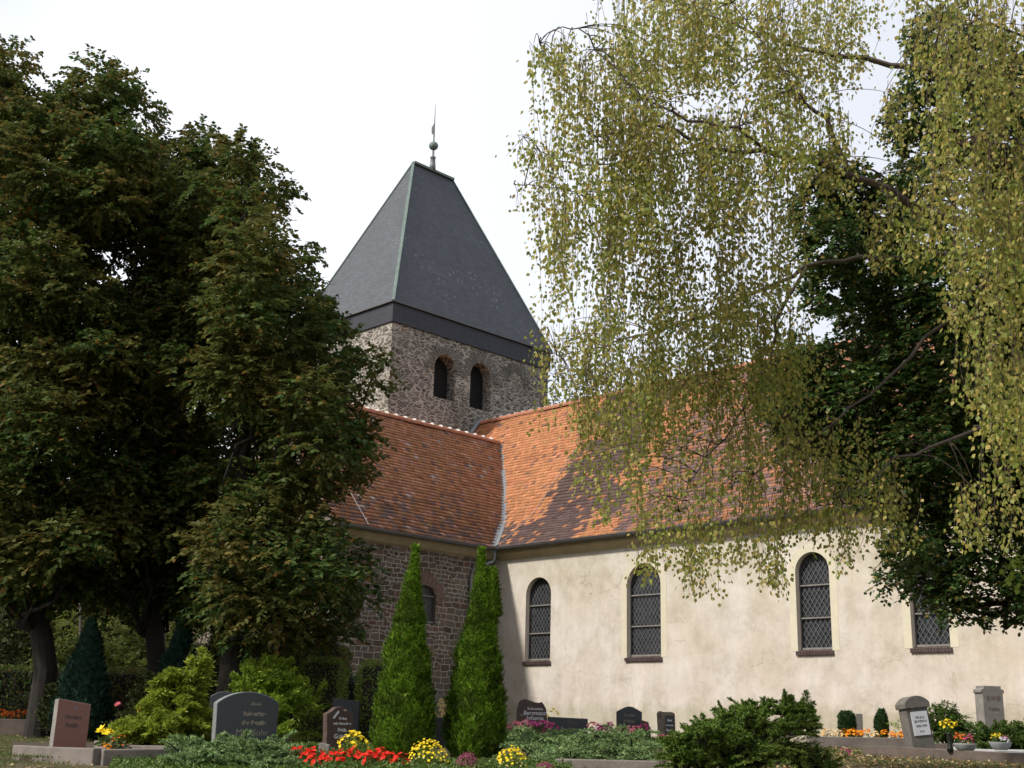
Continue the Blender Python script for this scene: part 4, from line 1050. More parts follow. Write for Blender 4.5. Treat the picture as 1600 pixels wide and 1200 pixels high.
flower('chrysanthemum', gp(798, 14.5), .39, .28, 110, .020, M['P_yel'], M['L_hedge'], 'yellow chrysanthemum dome right of the right thuja', 'flowers', 'yellow chrysanthemums', 500, .03, second=(M['P_pale'], .3), top=.1)
flower('chrysanthemum', gp(549, 16.6), .42, .36, 42, .034, M['P_yel'], M['L_hedge'], 'loose yellow daisies before the jagged dark gravestone', 'flowers', None, 400, .035, top=.4)
flower('heather', gp(730, 14.5), .27, .21, 420, .012, M['P_heath'], M['L_hedge'], 'round purple heather between the two yellow chrysanthemums', 'heather', 'purple heathers', 300, .02, top=.1)
flower('heather', gp(852, 14.3), .26, .13, 330, .012, M['P_heath'], M['L_hedge'], 'low purple heather right of the smaller yellow chrysanthemum', 'heather', 'purple heathers', 200, .02, top=.1)
flower('geranium', gp(631, 16.8), .12, .50, 8, .035, M['P_red'], M['L_bush'], 'single tall red blossoms beside the loose yellow daisies', 'flowers', None, 40, .04, top=.8)
flower('geranium', gp(560, 15.9), .3, .16, 12, .032, M['P_red'], M['L_bush'], 'scattered red blossoms below the loose yellow daisies', 'flowers', None, 200, .04, top=.3)
pk = [(792, 24.6, .34), (806, 24.2, .40), (820, 24.6, .42), (834, 24.2, .40), (848, 24.6, .42), (860, 24.3, .36)]
for px, Y, h in pk: flower('begonia', gp(px, Y), .27, h, 20, .042, (M['P_pink'] if random.random() < .7 else M['P_mag']), M['L_bush'], 'pink begonia in the row before the brown wavy gravestone', 'flowers', 'pink begonias before the brown gravestone', 120, .05, top=.6)
for px, Y, h in [(926, 24.6, .40), (939, 24.2, .36), (953, 24.6, .38), (967, 24.2, .30), (981, 24.6, .30), (994, 24.2, .33), (1006, 24.5, .38)]:
    flower('begonia', gp(px, Y), .27, h, 18, .042, (M['P_pink'] if random.random() < .75 else M['P_mag']), M['L_bush'], 'pink begonia in the row before the dark pointed gravestone', 'flowers', 'pink begonias before the pointed gravestone', 120, .05, top=.6)
for px, Y, h in [(1034, 24.4, .18), (1048, 24.2, .18), (1062, 24.5, .22)]:
    flower('begonia', gp(px, Y), .24, h, 12, .042, M['P_pink'], M['L_bush'], 'pink begonia in the short row before the split stone', 'flowers', 'pink begonias before the split stone', 90, .05, top=.6)
flower('geranium', gp(984, 21.2), .3, .18, 7, .05, M['P_red'], M['L_bush'], 'small red flower behind the wide creeping juniper', 'flowers', None, 90, .04, top=.6)
flower('flowering_shrub', gp(858, 27.8), .5, .62, 9, .05, M['P_yel'], M['L_bush'], 'yellow flowers behind the brown wavy gravestone', 'flowers', None, 160, .05, top=.7)
# left edge
for i, px in enumerate(range(-14, 70, 10)): flower('marigold', gp(px, 24.7+.25*(i % 2)), .22, .42+.05*random.random(), 16, .034, M['P_orr'], M['L_linden'], 'red orange marigold in the shaded bed at the left edge', 'flowers', 'marigolds at the left edge', 90, .05, top=.7)
flower('lily', gp(157, 15.8), .22, .36, 6, .075, M['P_yel'], M['L_bush'], 'bright yellow lily beside the reddish gravestone', 'flowers', None, 70, .07, top=.85)
flower('marigold', gp(163, 15.5), .22, .20, 60, .020, M['P_or'], M['L_bush'], 'orange blossoms below the yellow lily', 'flowers', None, 160, .04, top=.3)
flower('marigold', gp(182, 16.2), .4, .30, 10, .022, M['P_orr'], M['L_yewd'], 'sparse orange blossoms right of the yellow lily', 'flowers', None, 220, .05, top=.3)
flower('pansy', gp(132, 15.4), .18, .13, 30, .016, M['P_burg'], M['L_bush'], 'burgundy flowers at the foot of the reddish gravestone', 'flowers', None, 90, .03, top=.2)
flower('pansy', gp(112, 15.3), .16, .09, 9, .022, M['P_white'], M['L_bush'], 'white flowers before the small dark memorial plate', 'flowers', 'white flowers behind the kerb', 50, .03, top=.4)
flower('pansy', gp(168, 15.3), .25, .06, 10, .022, M['P_white'], M['L_bush'], 'white flowers right behind the kerb joint', 'flowers', 'white flowers behind the kerb', 50, .03, top=.4)
flower('geranium', gp(149, 22.8), .2, .25, 8, .03, M['P_burg'], M['L_linden'], 'dull red flowers behind the long kerb', 'flowers', None, 90, .05, top=.6)
b = gp(178, 20.2); E_ = empty('rose_bush', b, 'rose bush with one pink bloom left of the golden yew', 'rose')
mb = MB()
for q in ((0, 0, .62), (-.12, .02, .4), (.1, 0, .45)): limb(mb, (0, 0, 0), q, .008, .005, .02, 4, .02, 5)
mb.build('stem', M['bark_dark'], E_)
P, D, Nn = clump_sprays([((0, 0, .3), .16), ((.05, 0, .12), .14)], 700, .09, 5, .04); leaves('foliage', P, D, Nn, .05, .035, M['L_jun'], E_)
p2, d2, n2 = blossoms(np.array([[0, -.02, .62]]*5)+rng.normal(size=(5, 3))*.012, np.array([[0, -.7, .7]]*5)+rng.normal(size=(5, 3))*.4, .05, 7, .9); leaves('bloom', p2, d2, n2, .05, .04, M['P_pink'], E_)
flower('rose_bush', gp(222, 21.0), .35, .60, 4, .05, M['P_red'], M['L_linden'], 'dark rose bush with one red bloom behind the golden yew', 'rose', None, 240, .05, top=.9)
# right bed
for i, (px, pm) in enumerate([(1290, 'P_pal_or'), (1301, 'P_pal_or'), (1312, 'P_pal_or'), (1323, 'P_or'), (1334, 'P_or'), (1345, 'P_or'), (1356, 'P_or'), (1368, 'P_pal_or'), (1382, 'P_or'), (1396, 'P_or'), (1406, 'P_or'), (1414, 'P_or')]):
    flower('marigold', gp(px, 24.5), .20, .30+.05*random.random(), 18, .036, M[pm], M['L_bush'], ('orange' if pm == 'P_or' else 'pale yellow')+' marigold in the row behind the long grey kerb', 'flowers', ('orange' if pm == 'P_or' else 'pale yellow')+' marigolds behind the grey kerb', 80, .04, top=.5)
flower('begonia', gp(1531, 22.6), .25, .36, 9, .045, M['P_orr'], M['L_bush'], 'red orange flowers at the foot of the stepped gravestone', 'flowers', None, 70, .04, top=.6)
flower('begonia', gp(1560, 21.4), .35, .38, 10, .035, M['P_orr'], M['L_bush'], 'red orange flowers in front of the dark green bush at the right edge', 'flowers', None, 90, .04, top=.6)
flower('begonia', gp(1322, 17.2), .16, .20, 7, .028, M['P_mag'], M['L_yewd'], 'dull pinkish red flower in the grass right of the spreading juniper', 'flowers', None, 30, .04, top=.7)

# ------------------------------------------------------------------ gravestones and kerbs
def text_obj(s_, size, mat, parent, x, z, y, name='inscription', bold=.006):
    cu = bpy.data.curves.new('txt', 'FONT'); cu.body = s_; cu.size = size; cu.align_x = 'CENTER'; cu.align_y = 'CENTER'; cu.extrude = .001; cu.offset = bold*size/.06; cu.space_line = .95
    to = bpy.data.objects.new('txt', cu); me = bpy.data.meshes.new_from_object(to); bpy.data.objects.remove(to); me.materials.clear()
    me.transform(Matrix.Translation((x, y, z)) @ Matrix.Rotation(math.radians(90), 4, 'X')); me.name = name
    return link(name, me, mat, parent)
def leaf_emblem(mat, parent, x, z, y, s_=.05):
    mb = MB()
    for a in (20, 65, 115, 160):
        c, sn = math.cos(math.radians(a)), math.sin(math.radians(a)); mb.add([(x, y, z), (x+c*s_*.5-sn*s_*.15, y, z+sn*s_*.5+c*s_*.15), (x+c*s_, y, z+sn*s_), (x+c*s_*.5+sn*s_*.15, y, z+sn*s_*.5-c*s_*.15)], [(0, 3, 2, 1)])
    mb.bar((x, y, z-s_*.7), (x, y, z), .006, .003); return mb.build('emblem', mat, parent)
def stone(px, Y, rz, label, outline, th, mat, name='gravestone', tilt=(0, 0), group=None, bevel=.008, edge=None):
    b = gp(px, Y); E_ = empty(name, b, label, 'gravestone', group); E_.rotation_euler = (math.radians(tilt[0]), math.radians(tilt[1]), math.radians(rz))
    mb = MB(); o2 = [(x, z) for x, z in outline]; mb.prism(o2, -th/2, th/2); o = mb.build('slab', mat, E_, bevel=bevel)
    if edge:
        o.data.materials.append(edge); n = len(o2)
        for i, pl_ in enumerate(o.data.polygons):
            if i >= 1: pl_.material_index = 1
    return E_
def arc(x0, x1, zs, zt, n=12):
    r = []; hw = (x1-x0)/2; h = zt-zs; R_ = (hw*hw+h*h)/(2*h); a = math.asin(min(1, hw/R_)) if h < hw else math.pi/2
    for i in range(n+1):
        t_ = a-2*a*i/n; r.append(((x0+x1)/2+R_*math.sin(t_), zt-R_+R_*math.cos(t_)))
    return r
S1 = stone(103, 16.1, 42, 'reddish upright gravestone leaning back beside the yellow lily', [(-.22, -.1), (.22, -.1), (.22, .70), (-.22, .74)], .12, M['granite_red'], tilt=(-6, 3), edge=M['stone_mid'])
leaf_emblem(M['inktext'], S1, .02, .62, -.062, .04)
text_obj('Hier ruhen', .05, M['granite_brown'], S1, 0, .52, -.062); text_obj('Familie', .06, M['granite_brown'], S1, 0, .42, -.062)
b = gp(111, 15.65); E_ = empty('memorial_plate', b, 'small dark plate leaning at the foot of the reddish gravestone', 'memorial plate'); E_.rotation_euler = (math.radians(-20), 0, math.radians(14))
mb = MB(); mb.box((-.22, -.015, -.05), (.22, .015, .17)); mb.build('plate', M['granite_black'], E_, bevel=.004); text_obj('Ruhe sanft', .085, M['gold'], E_, -.03, .05, -.017)
S2 = stone(380, 17.6, 30, 'broad dark grey gravestone with arched top and family inscription', [(-.44, -.1), (.42, -.1), (.44, .70)]+arc(-.46, .46, .70, .86)[1:-1]+[(-.46, .70)], .17, M['granite_dark'], edge=M['granite_edge'], bevel=.012)
leaf_emblem(M['greytext'], S2, .06, .68, -.088, .055); leaf_emblem(M['greytext'], S2, .14, .68, -.088, .05)
text_obj('Ruhestätte', .075, M['greytext'], S2, .09, .56, -.088, bold=.003); text_obj('der Familie', .08, M['greytext'], S2, .09, .44, -.088, bold=.003); text_obj('Max Sohr', .12, M['greytext'], S2, .07, .31, -.088, bold=.0)
stone(345, 19.5, 0, 'dark rounded gravestone peeping out behind the broad arched one', [(-.22, -.1), (.22, -.1), (.22, .78)]+arc(-.22, .22, .78, .86, 8)[1:-1]+[(-.22, .78)], .12, M['granite_dark'])
S3 = stone(525, 18.2, 34, 'dark brown gravestone with broken top and white lettering', [(-.20, -.1), (.20, -.1), (.22, .45), (.20, .58), (.10, .63), (.06, .60), (.02, .665), (-.08, .655), (-.14, .60), (-.22, .56), (-.20, .3)], .13, M['granite_brown'], edge=M['granite_brown'])
mb = MB(); mb.bar((-.11, -.068, .50), (-.03, -.068, .60), .03, .004, (0, 1, 0)); mb.build('emblem', M['white'], S3)
for s_, z, sz in (('Heinz', .50, .055), ('mit Hannchen', .43, .05), ('Frida', .34, .07), ('Geisler', .25, .085)): text_obj(s_, sz, M['white'], S3, .04, z, -.068, bold=.002)
stone(505, 17.3, 0, 'low pale stone block beside the broken top gravestone', [(-.11, -.1), (.10, -.1), (.08, .17), (-.05, .20)], .15, M['stone_mid'])
stone(537, 20.2, 0, 'black flat topped gravestone behind the broken top gravestone', [(-.22, -.1), (.22, -.1), (.22, .74), (-.22, .78)], .12, M['granite_black'])
S4 = stone(688, 21.5, 0, 'grey gravestone with gold lettering between the two thujas', [(-.42, .48), (.42, .48), (.40, .80), (.30, .86), (-.30, .86), (-.40, .80)], .16, M['stone_grey'], bevel=.01)
mb = MB(); mb.box((-.40, -.10, -.1), (.40, .10, .475)); mb.build('base', M['granite_black'], S4, bevel=.006)
for s_, z, sz in (('Otto', .76, .085), ('Scholz', .685, .085), ('Anna', .61, .085), ('geb. Krause', .525, .10)): text_obj(s_, sz, M['gold'], S4, .04, z, -.084, bold=.006)
wave = [(-.32, -.1), (.32, -.1), (.33, .45), (.30, .66), (.24, .76), (.20, .80), (.16, .775), (.05, .785), (-.05, .82), (-.15, .85), (-.23, .83), (-.29, .77), (-.32, .6)]
S5 = stone(830, 26.6, 0, 'brown gravestone with wavy top and white lettering against the nave wall', wave, .16, M['granite_brown'])
for s_, z, sz in (('Ruhestätte', .65, .075), ('Bergmann', .56, .12), ('Johanna', .46, .115), ('Hermann', .36, .115)): text_obj(s_, sz, M['white'], S5, .07, z, -.083, bold=.001)
leaf_emblem(M['stone_mid'], S5, -.20, .50, -.083, .07)
S6 = stone(887, 25.6, 0, 'low wide dark gravestone between the two pink flower rows', [(-.42, -.1), (.40, -.1), (.40, .47), (-.41, .49)], .2, M['granite_dark'], edge=M['granite_brown'])
leaf_emblem(M['stone_grey'], S6, .04, .36, -.104, .09); leaf_emblem(M['stone_grey'], S6, .12, .36, -.104, .07); text_obj('Fam. Richter', .07, M['greytext'], S6, .05, .26, -.104, bold=.001)
S7 = stone(983, 26.8, 0, 'dark gravestone with a low pointed top behind the pink flowers', [(-.26, -.1), (.26, -.1), (.27, .62), (.2, .66), (.08, .72), (0, .735), (-.08, .72), (-.2, .66), (-.27, .62)], .14, M['granite_dark'], edge=M['granite_brown'])
text_obj('Familie', .08, M['greytext'], S7, 0, .55, -.073, bold=0); text_obj('Weber', .09, M['greytext'], S7, 0, .43, -.073, bold=0)
stone(1010, 26.3, 0, 'small slanting dark gravestone leaning beside the pointed one', [(-.12, -.1), (.14, -.1), (.04, .42), (-.12, .46)], .12, M['granite_brown'])
S9 = stone(1041, 26.6, 0, 'narrow rough split gravestone with white lettering', [(-.19, -.1), (.18, -.1), (.19, .3), (.18, .60), (.12, .635), (-.05, .63), (-.15, .65), (-.19, .60), (-.175, .3)], .15, M['stone_rough'], bevel=.015)
mb = MB(); mb.box((-.02, -.092, .12), (.15, -.078, .56)); mb.build('face', M['granite_dark'], S9)
for s_, z, sz in (('Karl', .46, .06), ('Lehmann', .36, .045), ('Emma', .26, .06)): text_obj(s_, sz, M['white'], S9, .065, z, -.095, bold=.002)
S10 = stone(1331, 26.2, 8, 'small grey gravestone with a notched top behind the round boxwood', [(-.21, -.1), (.22, -.1), (.24, .66), (.10, .66), (.08, .60), (-.06, .60), (-.08, .66), (-.21, .66)], .16, M['stone_mid'])
S11 = stone(1441, 19.6, 12, 'brownish tilted gravestone with rounded cap and white plaque', [(-.19, -.1), (.19, -.1), (.18, .74), (-.19, .74)], .24, M['stone_grey'], tilt=(-4, -6))
mb = MB(); mb.prism([(-.22, .742), (.22, .742), (.22, .82)]+arc(-.22, .22, .82, .93, 10)[1:-1]+[(-.22, .82)], -.15, .15); mb.build('cap', M['stone_grey'], S11, bevel=.01)
mb = MB(); mb.box((-.13, -.135, .33), (.15, -.121, .69)); pq = mb.build('plaque', M['plaque'], S11)
for s_, z, sz in (('PAULA', .60, .05), ('JENTZSCH', .54, .045), ('1898-1978', .47, .045), ('R.I.P.', .39, .04)): text_obj(s_, sz, M['inktext'], pq, .01, z, -.137, bold=.001)
S12 = stone(1552, 22.6, 14, 'tall light grey gravestone with stepped top at the right edge', [(-.21, -.1), (.21, -.1), (.21, 1.02), (.24, 1.04), (.24, 1.09), (.18, 1.11), (.18, 1.16), (-.18, 1.16), (-.18, 1.11), (-.24, 1.09), (-.24, 1.04), (-.21, 1.02)], .24, M['stone_mid'])
text_obj('R W G', .09, M['stone_rough'], S12, 0, .95, -.124, bold=.004); text_obj('Familie', .08, M['stone_rough'], S12, 0, .76, -.124, bold=.001)

def kerb(pxa, Ya, pxb, Yb, h, th, label, mat, drop=.15, group=None):
    a = gp(pxa, Ya); c = gp(pxb, Yb); b = (a+c)/2; E_ = None
    mb = MB(); n = max(1, int(np.linalg.norm(c-a)/.6)); d = (c-a)/n; s_ = nrm(np.cross(d, [0, 0, 1.]))*th/2; s_[2] = 0
    P = []
    for i in range(n+1):
        p = a+d*i-b; j = rng.normal()*.006
        for sx, z in ((-1, -drop), (1, -drop), (1, h+j), (-1, h+j)): P.append(p+s_*sx*(1+rng.normal()*.04)+np.array([0, 0, z]))
    F = [(3, 2, 1, 0), (4*n, 4*n+1, 4*n+2, 4*n+3)]
    for i in range(n):
        for k in range(4): F.append((4*i+k, 4*i+(k+1) % 4, 4*i+4+(k+1) % 4, 4*i+4+k))
    mb.add(P, F); o = mb.build('grave_kerb', mat, None, bevel=.012); o.location = b
    return tag(o, label, 'kerb', group)
kerb(24, 15.9, 150, 15.0, .19, .13, 'concrete kerb at the lower left before the reddish gravestone', M['kerb'])
kerb(157, 15.0, 300, 15.6, .19, .13, 'concrete kerb continuing right of the joint under the yellow lily', M['kerb'])
kerb(155, 15.2, 152, 17.5, .18, .12, 'kerb running back from the joint beside the yellow lily', M['kerb'])
kerb(190, 16.6, 275, 16.3, .17, .10, 'low kerb stone in front of the golden yew', M['kerb'])
kerb(-90, 24, 205, 24, .30, .18, 'long brownish kerb at the left edge under the marigolds', M['kerb_dark'])
kerb(1262, 23.8, 1420, 23.8, .21, .16, 'long grey kerb under the orange marigold row', M['kerb'])
kerb(1352, 20.2, 1640, 17.4, .16, .14, 'front brown kerb with pale top at the lower right', M['kerb_dark'])
kerb(1452, 22.2, 1650, 21.6, .16, .14, 'rear brown kerb behind the flower bowls', M['kerb_dark'])
kerb(868, 15.2, 1040, 15.0, .12, .14, 'kerb stone at the bottom below the wide creeping juniper', M['kerb'])
kerb(1558, 14.2, 1680, 14.2, .06, .3, 'grey stone edge in the bottom right corner', M['stone_mid'])
# gravel grave surface and ledger plate
def patch(name, corners, dz, mat, label, cat, kind=None, th=.04):
    pts = [gp(px, Y)+np.array([0, 0, dz]) for px, Y in corners]; b = sum(pts)/len(pts); mb = MB(); n = len(pts)
    mb.add([p-b for p in pts]+[p-b-np.array([0, 0, th]) for p in pts], [tuple(range(n)), tuple(range(n, 2*n))[::-1]]+[(i, n+i, n+(i+1) % n, (i+1) % n) for i in range(n)])
    o = mb.build(name, mat); o.location = b; return tag(o, label, cat, kind=kind)
patch('gravel', [(1500, 18.9), (1660, 17.6), (1660, 21.4), (1480, 21.9)], .11, M['gravel'], 'pale gravel covering the grave at the lower right', 'gravel', 'stuff', .15)
patch('grave_plate', [(1435, 19.9), (1482, 19.1), (1492, 20.6), (1452, 21.2)], .10, M['bowlmat'], 'flat grey stone plate beside the tilted gravestone', 'stone plate')
def bowl(px, Y, w_, h_, dz, label):
    b = gp(px, Y, dz); E_ = tag(MB().lathe((0, 0, 0), [(w_*.28, 0), (w_*.42, h_*.35), (w_*.5, h_*.8), (w_*.52, h_), (w_*.47, h_), (w_*.44, h_*.8), (.02, h_*.75)], 20).build('flower_bowl', M['bowlmat'], None, smooth=True), label, 'bowl', 'stone flower bowls'); E_.location = b; return b+np.array([0, 0, h_*.8])
t1 = bowl(1510, 18.6, .32, .12, .13, 'grey bowl with orange and magenta flowers'); t2 = bowl(1565, 19.6, .33, .12, .13, 'grey bowl with yellow and white flowers')
flower('flower_arrangement', t1+np.array([-.06, 0, 0]), .22, .15, 26, .024, M['P_orr'], M['L_bush'], 'orange flowers in the left stone bowl', 'flowers', None, 90, .03, top=.4)
flower('flower_arrangement', t1+np.array([.05, -.03, 0]), .16, .12, 22, .022, M['P_mag'], M['L_bush'], 'magenta flowers in the left stone bowl', 'flowers', None, 60, .03, top=.4)
flower('flower_arrangement', t2+np.array([-.05, 0, 0]), .20, .14, 24, .022, M['P_yel'], M['L_bush'], 'yellow flowers in the right stone bowl', 'flowers', None, 60, .03, top=.4)
flower('flower_arrangement', t2+np.array([.03, -.05, 0]), .20, .08, 22, .022, M['P_white'], M['L_bush'], 'white pansies in the right stone bowl', 'flowers', None, 60, .03, top=.4)
flower('flower_arrangement', t2+np.array([.11, 0, 0]), .10, .12, 10, .022, M['P_mag'], M['L_bush'], 'purple flowers at the right of the right stone bowl', 'flowers', None, 40, .03, top=.4)
b = gp(1486, 18.7, .13); o = tag(MB().lathe((0, 0, 0), [(.05, 0), (.045, .05), (.03, .10), (.045, .24), (.05, .26), (.03, .25)], 12).build('vase', M['vase'], None, smooth=True), 'dark cemetery vase holding yellow flowers', 'vase'); o.location = b
flower('flower_arrangement', b+np.array([-.02, 0, .22]), .30, .22, 34, .028, M['P_yel'], M['L_bush'], 'yellow flowers standing in the dark vase', 'flowers', None, 130, .035, top=.35)
b = gp(183, 17.2); o = MB().box((-.11, -.01, 0), (.11, .01, .12)).build('memorial_plate', M['granite_black'], None); o.location = b; tag(o, 'tiny dark plate with white writing beside the golden yew', 'memorial plate'); text_obj('Unvergessen', .035, M['white'], o, .02, .08, -.012); text_obj('Danke', .035, M['white'], o, .0, .04, -.012)
# small clipped boxwoods, bushes on the right
thuja('boxwood', 1325, 25.4, [(1114, 7, 0), (1120, 12, 0), (1130, 13, 0), (1140, 12, 0), (1158, 5, 0)], 'round clipped boxwood before the notched gravestone', M['L_box'], 'shrub', 'small clipped boxwoods', n=2200, L=.04, Wd=.022, lump=.05, fan=4)
thuja('boxwood', 1379, 25.2, [(1110, 3, 2), (1116, 6, 1), (1124, 10, 0), (1136, 10, 0), (1146, 8, 0), (1158, 3, 0)], 'smaller egg shaped boxwood left of the tilted gravestone', M['L_box'], 'shrub', 'small clipped boxwoods', n=1500, L=.04, Wd=.022, lump=.05, fan=4)
bush('bush', C((1470, 1122, 20, 23.5), (1490, 1130, 18, 23.5), (1460, 1138, 16, 23.5), (1478, 1112, 14, 23.5), (1482, 1142, 18, 23.5), (1505, 1140, 10, 23.5)), M['L_bush'], 'light green leafy bush right of the tilted gravestone', 'bush', dens=3500, leaf=.05, slen=.14)
b = gp(1590, 21.2); fronds('dark_bush', b, [((random.uniform(-.55, .5), random.uniform(-.2, .2), random.uniform(0, .2)), (random.uniform(-1, 1), random.uniform(-1, .3), random.uniform(.3, 1)), random.uniform(.25, .62)) for i in range(260)], 'dark green low bush before the stepped gravestone at the right edge', M['L_bush'], 'bush', K=9, side=.3, needle=(.05, .025), droop=.2)
bush('bush', C((1515, 1146, 8, 22.8), (1540, 1148, 9, 22.5), (1528, 1150, 9, 22.6)), M['L_bush'], 'low leafy plants at the foot of the stepped gravestone', 'bush', dens=1200, leaf=.04, slen=.1, stem=False)
bush('iris', C((1398, 1128, 6, 24.8), (1402, 1136, 6, 24.8)), M['L_lime'], 'pale narrow leaved plant between boxwood and tilted gravestone', 'plant', dens=700, leaf=.09, slen=.1, stem=False, asp=.2)

# ------------------------------------------------------------------ ground cover, grass, fallen leaves
def scatter(name, n, px0, px1, Y0, Y1, mat, L, Wd, kind, label, up=.2, lift=.0, hgt=0, cl=None):
    Y = rng.uniform(Y0, Y1, n); px = rng.uniform(px0, px1, n); x = (px-800)/FPX*Y*1.04
    if cl is not None:
        k = vnoise(x*cl, Y*cl, 9) > .42; x = x[k]; Y = Y[k]; n = len(x)
    P = np.stack([x, Y, gz(x, Y)+lift+rng.random(n)*hgt], 1)
    D = rng.normal(size=(n, 3))*np.array([1, 1, .25])+np.array([0, 0, up]); Nn = np.array([0, 0, 1.])+rng.normal(size=(n, 3))*.4
    if up > 1: Nn = rng.normal(size=(n, 3))*np.array([1, 1, .1])
    o = leaves(name, P, D, Nn, rng.uniform(.6, 1.3, n)*L, Wd, mat); return tag(o, label, None, kind=kind)
scatter('grass', 60000, -150, 1750, 12.5, 30, M['L_grass'], .07, .008, 'stuff', 'short grass between the graves', up=1.8, cl=.9)
scatter('fallen_leaves', 9000, 1150, 1750, 12.5, 26, M['L_litter'], .05, .038, 'stuff', 'yellow fallen birch leaves on the path', lift=.01, hgt=.02)
scatter('fallen_leaves', 2600, -150, 1150, 12.5, 27, M['L_litter'], .05, .038, 'stuff', 'fallen leaves scattered between the graves at left', lift=.01, hgt=.02)
scatter('ground_cover', 26000, 240, 900, 13.0, 15.6, M['L_bush'], .04, .026, 'stuff', 'low leafy ground cover along the bottom of the beds', up=.6, hgt=.10)
scatter('ground_cover', 12000, 440, 620, 15.6, 20, M['L_bush'], .045, .03, 'stuff', 'low ground cover around the dark gravestones', up=.6, hgt=.10, cl=1.2)
scatter('ground_cover', 9000, 780, 1080, 21, 25, M['L_bush'], .05, .03, 'stuff', 'low ground cover below the pink flowers', up=.6, hgt=.14)
patch('soil', [(30, 15.7), (150, 15.1), (240, 15.8), (260, 19), (20, 19)], .08, M['soil'], 'dark soil of the grave behind the left kerbs', 'soil', 'stuff', .2)
scatter('ground_cover', 1500, 40, 200, 15.3, 16.6, M['L_grass'], .05, .012, 'stuff', 'sprouting grass on the grave behind the left kerb', up=1.3, lift=.06)

# ------------------------------------------------------------------ distant tree behind the tower
bush('distant_tree', C((872, 600, 26, 62), (885, 640, 24, 62), (900, 585, 24, 62), (915, 630, 26, 62), (860, 650, 20, 62)), M['L_far'], 'pale bluish green tree far behind the tower at its right', 'tree', dens=25, leaf=.2, slen=.8)

# ------------------------------------------------------------------ dark ivy tree behind the birch
YD = 16.5
cl = []
for x, y, r in ((1290, 270, 36), (1330, 300, 44), (1380, 330, 52), (1270, 330, 38), (1300, 380, 52), (1360, 400, 60), (1430, 380, 60), (1440, 300, 50), (1440, 230, 40), (1420, 180, 36), (1450, 130, 40), (1470, 60, 50), (1530, 100, 60), (1600, 150, 70), (1520, 200, 60),
                (1245, 560, 36), (1220, 590, 32), (1270, 640, 44), (1250, 680, 36), (1215, 630, 28), (1330, 700, 46), (1300, 450, 44), (1350, 480, 48), (1410, 470, 60), (1480, 460, 70), (1380, 540, 46), (1440, 540, 60), (1310, 570, 52), (1260, 600, 44), (1240, 640, 40), (1340, 620, 60), (1410, 620, 66), (1490, 600, 70), (1560, 560, 80), (1300, 670, 50), (1370, 700, 60), (1450, 700, 66), (1530, 690, 70),
                (1600, 680, 70), (1350, 750, 44), (1420, 770, 50), (1490, 770, 60), (1560, 780, 60), (1440, 830, 44), (1490, 850, 44), (1420, 860, 36), (1455, 900, 40), (1500, 910, 34), (1390, 905, 18), (1520, 955, 22), (1480, 945, 24), (1540, 870, 26), (1590, 840, 30),
                (1610, 900, 40), (1605, 915, 40), (1578, 955, 20), (1640, 940, 40), (1562, 945, 14), (1650, 820, 60), (1650, 760, 60), (1640, 400, 80), (1600, 300, 80), (1650, 240, 80), (1590, 460, 80)):
    Yk = YD+rng.uniform(-.8, .8); cl.append((W(x, y, Yk), mpx(r, Yk)*np.array([1, 1.1, .9])))
b = gp(1700, YD+.3); E_ = empty('ivy_clad_tree', b, 'dark green ivy clad tree standing behind the weeping birch at right', 'tree')
P, D, Nn = clump_sprays(cl, 1500, .22, 9, .05); n = len(P); print('ivy', n)
leaves('crown', P-b, D, Nn, rng.uniform(.055, .09, n), rng.uniform(.045, .07, n), M['L_ivy'], E_, curl=.15)
mb = MB(); topb = np.array([-.4, 0, 9.0]); mb.tube([(0, 0, -.3), (0, 0, 1), (-.2, 0, 4), (-.3, 0, 6.5), topb], [.45, .36, .30, .2, .05], 12)
for c, r in cl[::2]:
    q = np.array(c)-b; f = np.clip((q[2]-.4)/9, .12, .9); limb(mb, (0-.3*f, 0, 9*f), q, .07*(1.2-f), .012, .03, 7, .3, 6)
mb.build('trunk', M['bark_dark'], E_)
# lime green spray and hanging shoot
P, D, Nn = clump_sprays([(W(1592, 888, 14.5), .15)], 900, .14, 4, .05); leaves('young_shoots', P-b, D+np.array([0, 0, -.6]), Nn, .09, .075, M['L_lime'], E_)

